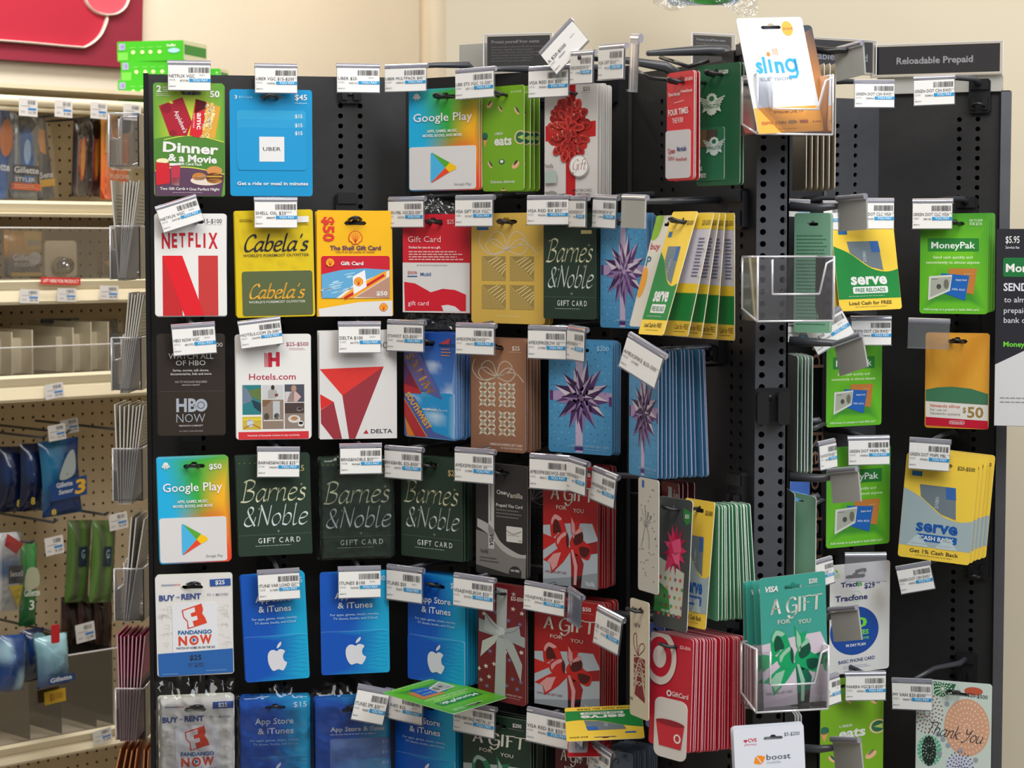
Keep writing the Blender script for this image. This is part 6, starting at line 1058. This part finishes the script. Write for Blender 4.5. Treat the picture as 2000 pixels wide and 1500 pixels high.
def stag(x0, x1, y0, y1, off, label, seed=1, roll=0, price='8.59'):
    M, w, h = frame(x0, x1, y0, y1, 'S', off, None, 0, roll); o = thing('shelf_label', label, 'shelf label', M); m = MB(); m.box(-w / 2, w / 2, -.0006, .0006, -h / 2, h / 2, 'cfcdcc'); m.obj('paper_label', 'print', o)
    a = Art(84, 70, 0, 0); a.bars(38, 74, 8, 24, '6a6a6e', 14, seed); a.lines(8, 60, 30, 36, 1, '6c6c74'); a.r(40, 37, 78, 46, '3a7cc0'); a.t(price, 42, 76, 62, 11, '4c4c54', 1); a.lines(8, 30, 50, 60, 2, '8c8c90'); link('label_print', a.mb.mesh('label_print', 'print'), o, Matrix.Translation((0, -.0004, 0)), (w / (84 * .00065), 1, h / (70 * .00065)))
for i, (x0, x1, y0, y1, of, w_, pr) in enumerate(((37, 73, 192, 227, .03, 'first from the left on the top wire rail', '19.79'), (107, 141, 196, 229, .03, 'second on the top wire rail', '9.99'), (177, 209, 200, 232, .03, 'third on the top wire rail', '11.99'), (241, 275, 203, 235, .03, 'at the right end of the top wire rail', '8.99'),
        (39, 76, 565, 592, .016, 'left one on the second shelf edge', '29.79'), (112, 149, 563, 589, .016, 'middle one on the second shelf edge', '18.49'), (195, 231, 558, 585, .016, 'right one on the second shelf edge', '46.99'), (88, 124, 749, 778, .016, 'alone on the third shelf edge', '25.99'),
        (94, 128, 829, 860, -.05, 'in front of the dark blue razor bags', '13.79'), (118, 153, 818, 846, -.12, 'just behind the one above the blue razor bags', '16.99'), (213, 249, 1002, 1034, -.05, 'above the green razor bags', '9.59'), (88, 124, 1048, 1083, -.05, 'beside the green pack, with price 9.59', '9.59'), (148, 185, 1217, 1253, -.05, 'above the dark packs', '12.49'), (182, 218, 1424, 1451, .016, 'on the lowest shelf edge', '7.29'))):
    stag(x0, x1, y0, y1, of, 'small white shelf price label ' + w_, i * 5 + 3, -6 if i > 6 else 2, pr)
o = None
M, w, h = frame(80, 157, 542, 556, 'S', .018); o = thing('shelf_sticker', 'red sticker reading lift here for product on the shelf edge', 'sticker', M @ Matrix.Rotation(R(2), 4, 'Y')); m = MB(); m.box(-w / 2, w / 2, -.0006, .0006, -h / 2, h / 2, 'c4302e'); m.obj('sticker', 'print', o); a = Art(100, 18, 0, 0); a.t('LIFT HERE FOR PRODUCT', 5, 95, 13, 8, 'ecdcd8', 2); link('lettering', a.mb.mesh('lettering', 'print'), o, Matrix.Translation((0, -.0004, 0)), (w / .065, 1, h / (18 * .00065)))
# products
def pack(x0, x1, y0, y1, off, label, base, draw, th=.022, roll=0, bag=False, W=100, H=200, name='razor_pack', clearp=False, group=None):
    M, w, h = frame(x0, x1, y0, y1, 'S', off, None, 0, roll); o = thing(name, label, 'razor pack', M, group)
    def fn(u, v): return base(u, v) if callable(base) else hx(base)
    mb = MB(); nx, nz = (12, 18) if bag else (6, 8); rd = random.Random(int(x0 + y0)); rows = []
    for side_ in (-1, 1):
        vs = []
        for j in range(nz + 1):
            for i in range(nx + 1):
                u, v = i / nx, j / nz; e = (math.sin(math.pi * u) ** .5) * (math.sin(math.pi * v) ** .5) if bag else min(1, 6 * min(u, 1 - u)) * min(1, 8 * min(v, 1 - v))
                pin = 1 - (.10 * math.sin(math.pi * v) if bag else 0); vs.append(((u - .5) * w * pin, side_ * th / 2 * e + (rd.uniform(-1, 1) * .0025 * e if bag else 0), (.5 - v) * h))
        mb.add(vs, [(j * (nx + 1) + i, j * (nx + 1) + i + 1, (j + 1) * (nx + 1) + i + 1, (j + 1) * (nx + 1) + i) for j in range(nz) for i in range(nx)], lambda p_: fn(p_[0] / w + .5, .5 - p_[2] / h))
    mb.obj('bag_body' if bag else 'pack_body', 'gloss_print', o, True)
    if draw:
        a = Art(W, H, 0, 0); draw(a); link('pack_print', a.mb.mesh('pack_print', 'print'), o, Matrix.Translation((0, -th / 2 - .001, 0)), (w / (W * .00065), 1, h / (H * .00065)))
    if not bag:
        mb = MB(); mb.bbox(-w / 2, w / 2, -th / 2 - .008, -th / 2 - .006, -h / 2, h / 2, .006); mb.obj('blister_shell', 'film', o)
    return o
def razor(c1, c2, txt='STYLER', band='d8602c'):
    def d(a):
        a.p([(18, 10), (60, 6), (84, 24), (60, 48), (24, 44)], '1c1e24'); a.p([(30, 40), (62, 40), (74, 150), (40, 160)], c1, 4); a.up(); a.e(52, 90, 12, 30, c2, 16); a.r(8, 122, 96, 146, '3a3c44'); a.up(); a.t('Gillette', 8, 92, 140, 14, 'dcdcdc', 3); a.t(txt, 12, 80, 160, 9, 'dcdcdc', 2); a.r(0, 164, 100, 180, band); a.lines(10, 90, 168, 178, 2, 'f0d0b8')
    return d
pack(-14, 17, 205, 388, -.10, 'blue and orange razor pack cut by the left frame edge', lambda u, v: mix('2a4a80', '1f5fa8', v), lambda a: (a.e(60, 70, 40, 40, 'c8703c'), a.t('ette', 10, 90, 140, 16, 'dcdcdc', 3)), roll=4)
pack(17, 74, 222, 388, -.10, 'grey and blue razor styler pack on the top hooks', lambda u, v: mix('7c8288', '5a6068', v), razor('2c66a8', '9cb4cc'), roll=2)
pack(64, 97, 232, 390, -.14, 'narrow dark pack with orange details beside the styler pack', '3c4250', lambda a: (a.p([(20, 20), (70, 30), (60, 90), (30, 80)], 'd88a3c'), a.r(5, 150, 95, 168, 'd0a030'), a.t('Sens', 10, 90, 146, 14, 'd4d4d4', 3)), roll=-7)
for i, x in enumerate((142, 170)): pack(x, x + 27, 232, 384, -.14, ('first' if i == 0 else 'second') + ' black razor pack with orange flame, middle of the top hooks', '3a3034', lambda a: (a.e(45, 90, 26, 70, 'c8542c', 20), a.up().e(50, 100, 14, 50, 'e0a040', 16), a.e(40, 30, 30, 24, '18181c', 12)), roll=3)
pack(197, 250, 220, 390, -.10, 'bright orange razor pack at the right of the top hooks', lambda u, v: mix('e8a83c', 'e2622c', v * 1.2), lambda a: (a.e(75, 22, 30, 26, '26282c', 16), a.r(4, 30, 28, 95, 'dcb884'), a.t('Gillette', 22, 98, 132, 20, 'ece0d8', 4), a.t('FUSION5', 22, 92, 152, 10, 'ecd8c8', 2)), roll=1)
pack(8, 78, 450, 541, -.06, 'yellow and blue razor pack behind the clear door', lambda u, v: mix('c88a34', '2a3450', (v - .45) * 5), lambda a: (a.p([(45, 5), (95, 5), (95, 80), (50, 84)], 'c8a040'), a.up().r(55, 40, 90, 66, '9c8a70'), a.e(75, 120, 18, 28, 'c8c4bc', 14), a.t('Gillette', 15, 85, 128, 26, 'dcd8d0', 3), a.t('FUSION5', 20, 75, 155, 16, 'c8c4bc', 2), a.r(10, 180, 95, 196, 'c8a040')), group=None)
M, w, h = frame(86, 149, 470, 541, 'S', -.06); o = thing('backer_card', 'plain cream card with a chrome lock knob behind the clear door', 'card', M); m = MB(); m.bbox(-w / 2, w / 2, -.002, .002, -h / 2, h / 2, .006); m.obj('card_sheet', 'cream_board', o)
m = MB(); m.tube([(-.012, -.02, -.012), (-.012, -.045, -.014)], [.018, .016], 16); m.tube([(-.012, -.045, -.014), (-.012, -.050, -.014)], [.010, .009], 16); m.obj('lock_knob', 'chrome', o, True)
pack(190, 224, 500, 536, -.06, 'low orange and black pack behind the clear door, far right', '6a4c38', lambda a: a.p([(20, 60), (80, 40), (70, 160)], 'c88a2c'))
pack(180, 232, 625, 718, -.14, 'dark brown pack with razor picture on the third shelf', '3c2a24', lambda a: (a.p([(10, 20), (60, 40), (40, 120)], '8c5434', 3), a.p([(50, 60), (90, 70), (60, 150), (30, 120)], '5c6c80', 3)), roll=-3)
M, w, h = frame(64, 152, 622, 730, 'S', -.16); o = thing('clear_bin', 'tall empty clear plastic bin on the third shelf', 'bin', M); m = MB(); m.prism([(-w * .5, -h / 2), (w * .5, -h / 2), (w * .42, h / 2), (-w * .38, h / 2)], -.002, 0); m.obj('bin_front', 'clear_plastic', o); m = MB(); m.box(-w * .30, w * .5, -.006, .004, h * .42, h * .5); m.obj('bin_rim', 'arm_plastic', o)
dk = lambda u, v: mix('0c1634', '16407c', math.sin(u * 6) * math.sin(v * 5) * .6)
pack(-6, 42, 872, 1000, -.16, 'dark blue razor bag at the far left edge', dk, lambda a: a.t('8', 55, 75, 180, 20, 'c8b040', 3), .05, 3, True); pack(38, 84, 866, 998, -.13, 'dark blue razor bag beside the brighter one', dk, lambda a: a.t('8', 20, 38, 176, 20, 'c8b040', 3), .05, 2, True)
pack(78, 157, 858, 1006, -.09, 'blue razor bag with large yellow number three', lambda u, v: mix('14346c', '2a86b0', math.sin(u * 4 + v * 3) * .7 - .1), lambda a: (a.p([(2, 112), (98, 98), (96, 150), (6, 156)], '16407c'), a.up().t('Gillette', 22, 62, 122, 12, 'c8ccd4', 3, 0, -4), a.t('Sensor', 26, 62, 140, 11, 'c8ccd4', 3, .2, -4), a.t('3', 66, 92, 144, 34, 'd8a82c', 5, .2, -4), a.p([(52, 40), (70, 30), (68, 90), (30, 100)], '9aa6a8', 4), a.t('8', 6, 18, 190, 14, 'c8b040', 3)), .05, -3, True)
pack(-8, 39, 1040, 1192, -.05, 'white, blue and yellow razor pack with red corner, left edge', lambda u, v: mix('b8bcc4', '2a62a0', (v - .25) * 6 if v < .62 else 0), lambda a: (a.p([(30, 0), (100, 30), (70, 55), (20, 30)], 'b4202c'), a.r(40, 85, 100, 130, '26344c'), a.up().t('Sensor3', 45, 98, 112, 14, 'd0d0d4', 3), a.p([(40, 135), (100, 135), (80, 195)], 'd8c02c')), roll=2)
pack(37, 71, 1062, 1222, -.07, 'green razor pack beside the white and blue one', lambda u, v: mix('3f8a4c', '1c5c30', v), lambda a: (a.p([(20, 60), (80, 60), (90, 100), (10, 110)], 'a0a48c', 3), a.t('Gillette', 5, 95, 125, 16, 'c8d4c8', 3), a.t('3', 35, 65, 158, 22, 'c8d4c8', 3)), .03, 2, True)
for i, x in enumerate((128, 176)): pack(x, x + 48, 1016, 1176, -.12 + i * .04, ('left' if i == 0 else 'right') + ' green clear bag of disposable razors', lambda u, v: mix('46523a', '5a8236', math.sin(u * 14) * .5 + .4), lambda a: (a.r(30, 62, 62, 110, '1c2c3c'), a.up().t('G', 40, 54, 90, 20, '8c9ca8', 2)), .04, 4, True)
for i, x in enumerate((118, 150, 182)): pack(x, x + 36, 1165, 1292, -.16 + i * .02, ('left', 'middle', 'right')[i] + ' dark brown bag of orange-black razors', lambda u, v: mix('1c1412', '54301c', math.sin(u * 12) * .5), None, .04, 2, True)
pack(-6, 48, 1240, 1350, .06, 'glossy blue and white razor bag in the lower clear bin, left', lambda u, v: mix('1a3c74', '9cc0d4', math.sin(u * 5 + 1) * math.sin(v * 6)), None, .06, 4, True); pack(40, 86, 1228, 1330, .0, 'dark blue razor bag in the lower clear bin, middle', dk, lambda a: a.p([(20, 10), (70, 20), (60, 90), (30, 100)], '6c8c94', 3), .06, 0, True)
pack(70, 134, 1240, 1340, .05, 'pale blue razor bag in the lower clear bin, right', lambda u, v: mix('8cb8c4', '1c3c70', v * 1.3 - .2), lambda a: (a.r(10, 150, 90, 178, '1c3c70'), a.up().t('Gillette', 14, 80, 170, 16, 'c8d0d8', 3)), .06, -3, True)
M, w, h = frame(100, 116, 1220, 1256, 'S', .09); m = MB(); m.bbox(-w / 2, w / 2, -.001, .001, -h / 2, h / 2, .002, 'b4202a'); o = m.obj('red_clip', 'print', None, M=M); tag(o, 'small red plastic clip above the pale blue razor bag', 'clip')
M, w, h = frame(87, 128, 1348, 1373, 'S', .012); o = thing('coupon_sticker', 'yellow coupon sticker on the lower clear bin front', 'sticker', M @ Matrix.Rotation(R(-3), 4, 'Y')); m = MB(); m.box(-w / 2, w / 2, -.001, .001, -h / 2, h / 2, 'c8a42c'); m.obj('sticker', 'print', o); a = Art(60, 36, 0, 0); a.t('$1', 14, 28, 27, 18, 'a05c30', 3); a.lines(32, 54, 10, 26, 3, 'a07030', .4); link('lettering', a.mb.mesh('lettering', 'print'), o, Matrix.Translation((0, -.0008, 0)), (w / (60 * .00065), 1, h / (36 * .00065)))
# peg wires on the back board
for i, (x, y) in enumerate(((60, 220), (120, 225), (190, 230), (85, 855), (130, 845), (225, 838), (60, 1060), (105, 1020), (205, 1005), (110, 1235))):
    c = PS.at(x, y, -.05); mb = MB(); mb.tube([(0, 0, 0), (0, .30, .0)], .0028, 6); mb.tube([(0, 0, 0), (0, -.012, .006)], .0028, 6); o = mb.obj('shelf_hook', 'arm_plastic', None, True, PS.M(c)); tag(o, 'thin wire hook on the background pegboard', 'hook', 'wire hooks on the background pegboard')
# green boxes on top of the bay
def gbox(x0, x1, y0, y1, label, yaw, Z=4.62, d=.12):
    M, w, h = frame(x0, x1, y0, y1, 'Z', Z, yaw); o = thing('green_box', label, 'box', M, 'green boxes on top of the bay'); mb = MB(); mb.bbox(-w / 2, w / 2, 0, d, -h / 2, h / 2, .0015, '3fae22'); mb.obj('carton', 'print', o)
    a = Art(130, 40, 0, 0); a.r(4, 4, 16, 17, 'a8a8c8').up(); a.bars(6, 14, 6, 15, '6c5c9c', 6); a.r(2, 22, 22, 38, '6cc048')
    for x in (32, 50, 66, 84): a.e(x, 22, 4, 4, 'd8e8a8', 8); a.lines(x - 6, x + 6, 12, 15, 1, '9cd080')
    a.t('Swiffer', 98, 116, 12, 5, 'e8f0e0', 2); a.e(112, 20, 12, 5, '9cc8e0', 10); link('carton_print', a.mb.mesh('carton_print', 'print'), o, Matrix.Translation((0, -.0006, 0)), (w / (130 * .00065), 1, h / (40 * .00065)))
    mb = MB(); mb.box(w / 2, w / 2 + .0006, .004, d - .004, -h * .2, h * .3, '2f8a3c'); mb.box(w / 2, w / 2 + .0005, .002, d - .002, -h * .48, h * .48, 'd4d8c0'); mb.obj('end_panel', 'print', o)
gbox(229, 358, 80, 119, 'topmost bright green floor-cloth box on the shelving bay', -16); gbox(236, 362, 118, 158, 'middle bright green floor-cloth box on the shelving bay', -14); gbox(230, 356, 156, 196, 'lowest bright green floor-cloth box on the shelving bay', -14); gbox(396, 430, 134, 166, 'small green box end peeking above the black display panel', -10, 4.8, .06)
# ---------------------------------------------------------------- big red wall sign
WL = Panel(wxb, 5.9, math.atan2(.83, 1)); P['W'] = WL
o = thing('wall_sign', 'large crimson wall sign with a red shape outlined in white', 'sign', WL.M(WL.at(140, 60, .03)))
def wl(px, py): v = WL.at(px, py, .03) - WL.at(140, 60, .03); return (v.dot(WL.u), v.z)
def wpoly(name, pts, y0, y1, m): mb = MB(); mb.prism([wl(*p_) for p_ in pts], y0, y1); mb.obj(name, m, o)
wpoly('sign_board', [(-300, 95), (230, 131), (277, 134), (282, -160), (-300, -160)], 0, .03, 'crimson_sign')
shape = cat([(-290, 60), (0, 79), (150, 92), (176, 86), (198, 60), (205, 30)], 6) + [(206, -120), (-290, -120)]
wpoly('red_shape', shape, -.004, 0, 'red_sign')
wpoly('pink_shape', cat([(158, -60), (160, -10), (172, 14), (190, 24), (222, 26), (240, 12), (248, -20), (248, -60)], 5), -.008, -.004, 'pink_sign')
def wline(pts, w): 
    mb = MB(); q_ = [wl(*p_) for p_ in cat(pts, 6)]; mb.tube([(a_[0], -.009, a_[1]) for a_ in q_], w, 6, None, .3); mb.obj('white_outline', 'sign_white', o)
wline([(-290, 62), (0, 80), (140, 92), (165, 91), (190, 72), (203, 45), (205, 30)], .009); wline([(158, -60), (162, -5), (175, 18), (195, 28), (222, 28), (242, 12), (250, -20), (250, -60)], .009)
# hanging bag at the top of the right wall
M, w, h = frame(1275, 1480, -90, 22, 'Z', 3.0, -3); o = thing('hanging_bag', 'clear crinkled bag with a green and blue package at the top edge', 'plastic bag', M); mb = MB(); nx, nz = 24, 14; rd = random.Random(2); vs = [((i / nx - .5) * w, rd.uniform(-.004, .004) - .012 * math.sin(math.pi * i / nx), (j / nz - .5) * h + .03 * (1 - i / nx) * (1 - j / nz) * .4 - .01 * math.sin(9 * i / nx) * (1 - j / nz)) for j in range(nz + 1) for i in range(nx + 1)]
mb.add(vs, [(j * (nx + 1) + i, j * (nx + 1) + i + 1, (j + 1) * (nx + 1) + i + 1, (j + 1) * (nx + 1) + i) for j in range(nz) for i in range(nx)]); mb.obj('clear_film', 'film_crumple', o, True); mb = MB(); mb.bbox(-w * .46, w * .42, .006, .012, -h * .38, h * .5, .02, 'c4ccd0'); mb.obj('white_insert', 'print', o)
a = Art(200, 110, 0, 0); a.e(110, 70, 60, 26, '3f9c3c', 26); a.e(150, 70, 40, 20, '7ca8d0', 20); link('insert_print', a.mb.mesh('insert_print', 'print'), o, Matrix.Translation((0, .0055, 0)), (w / .13, 1, h / (110 * .00065)))
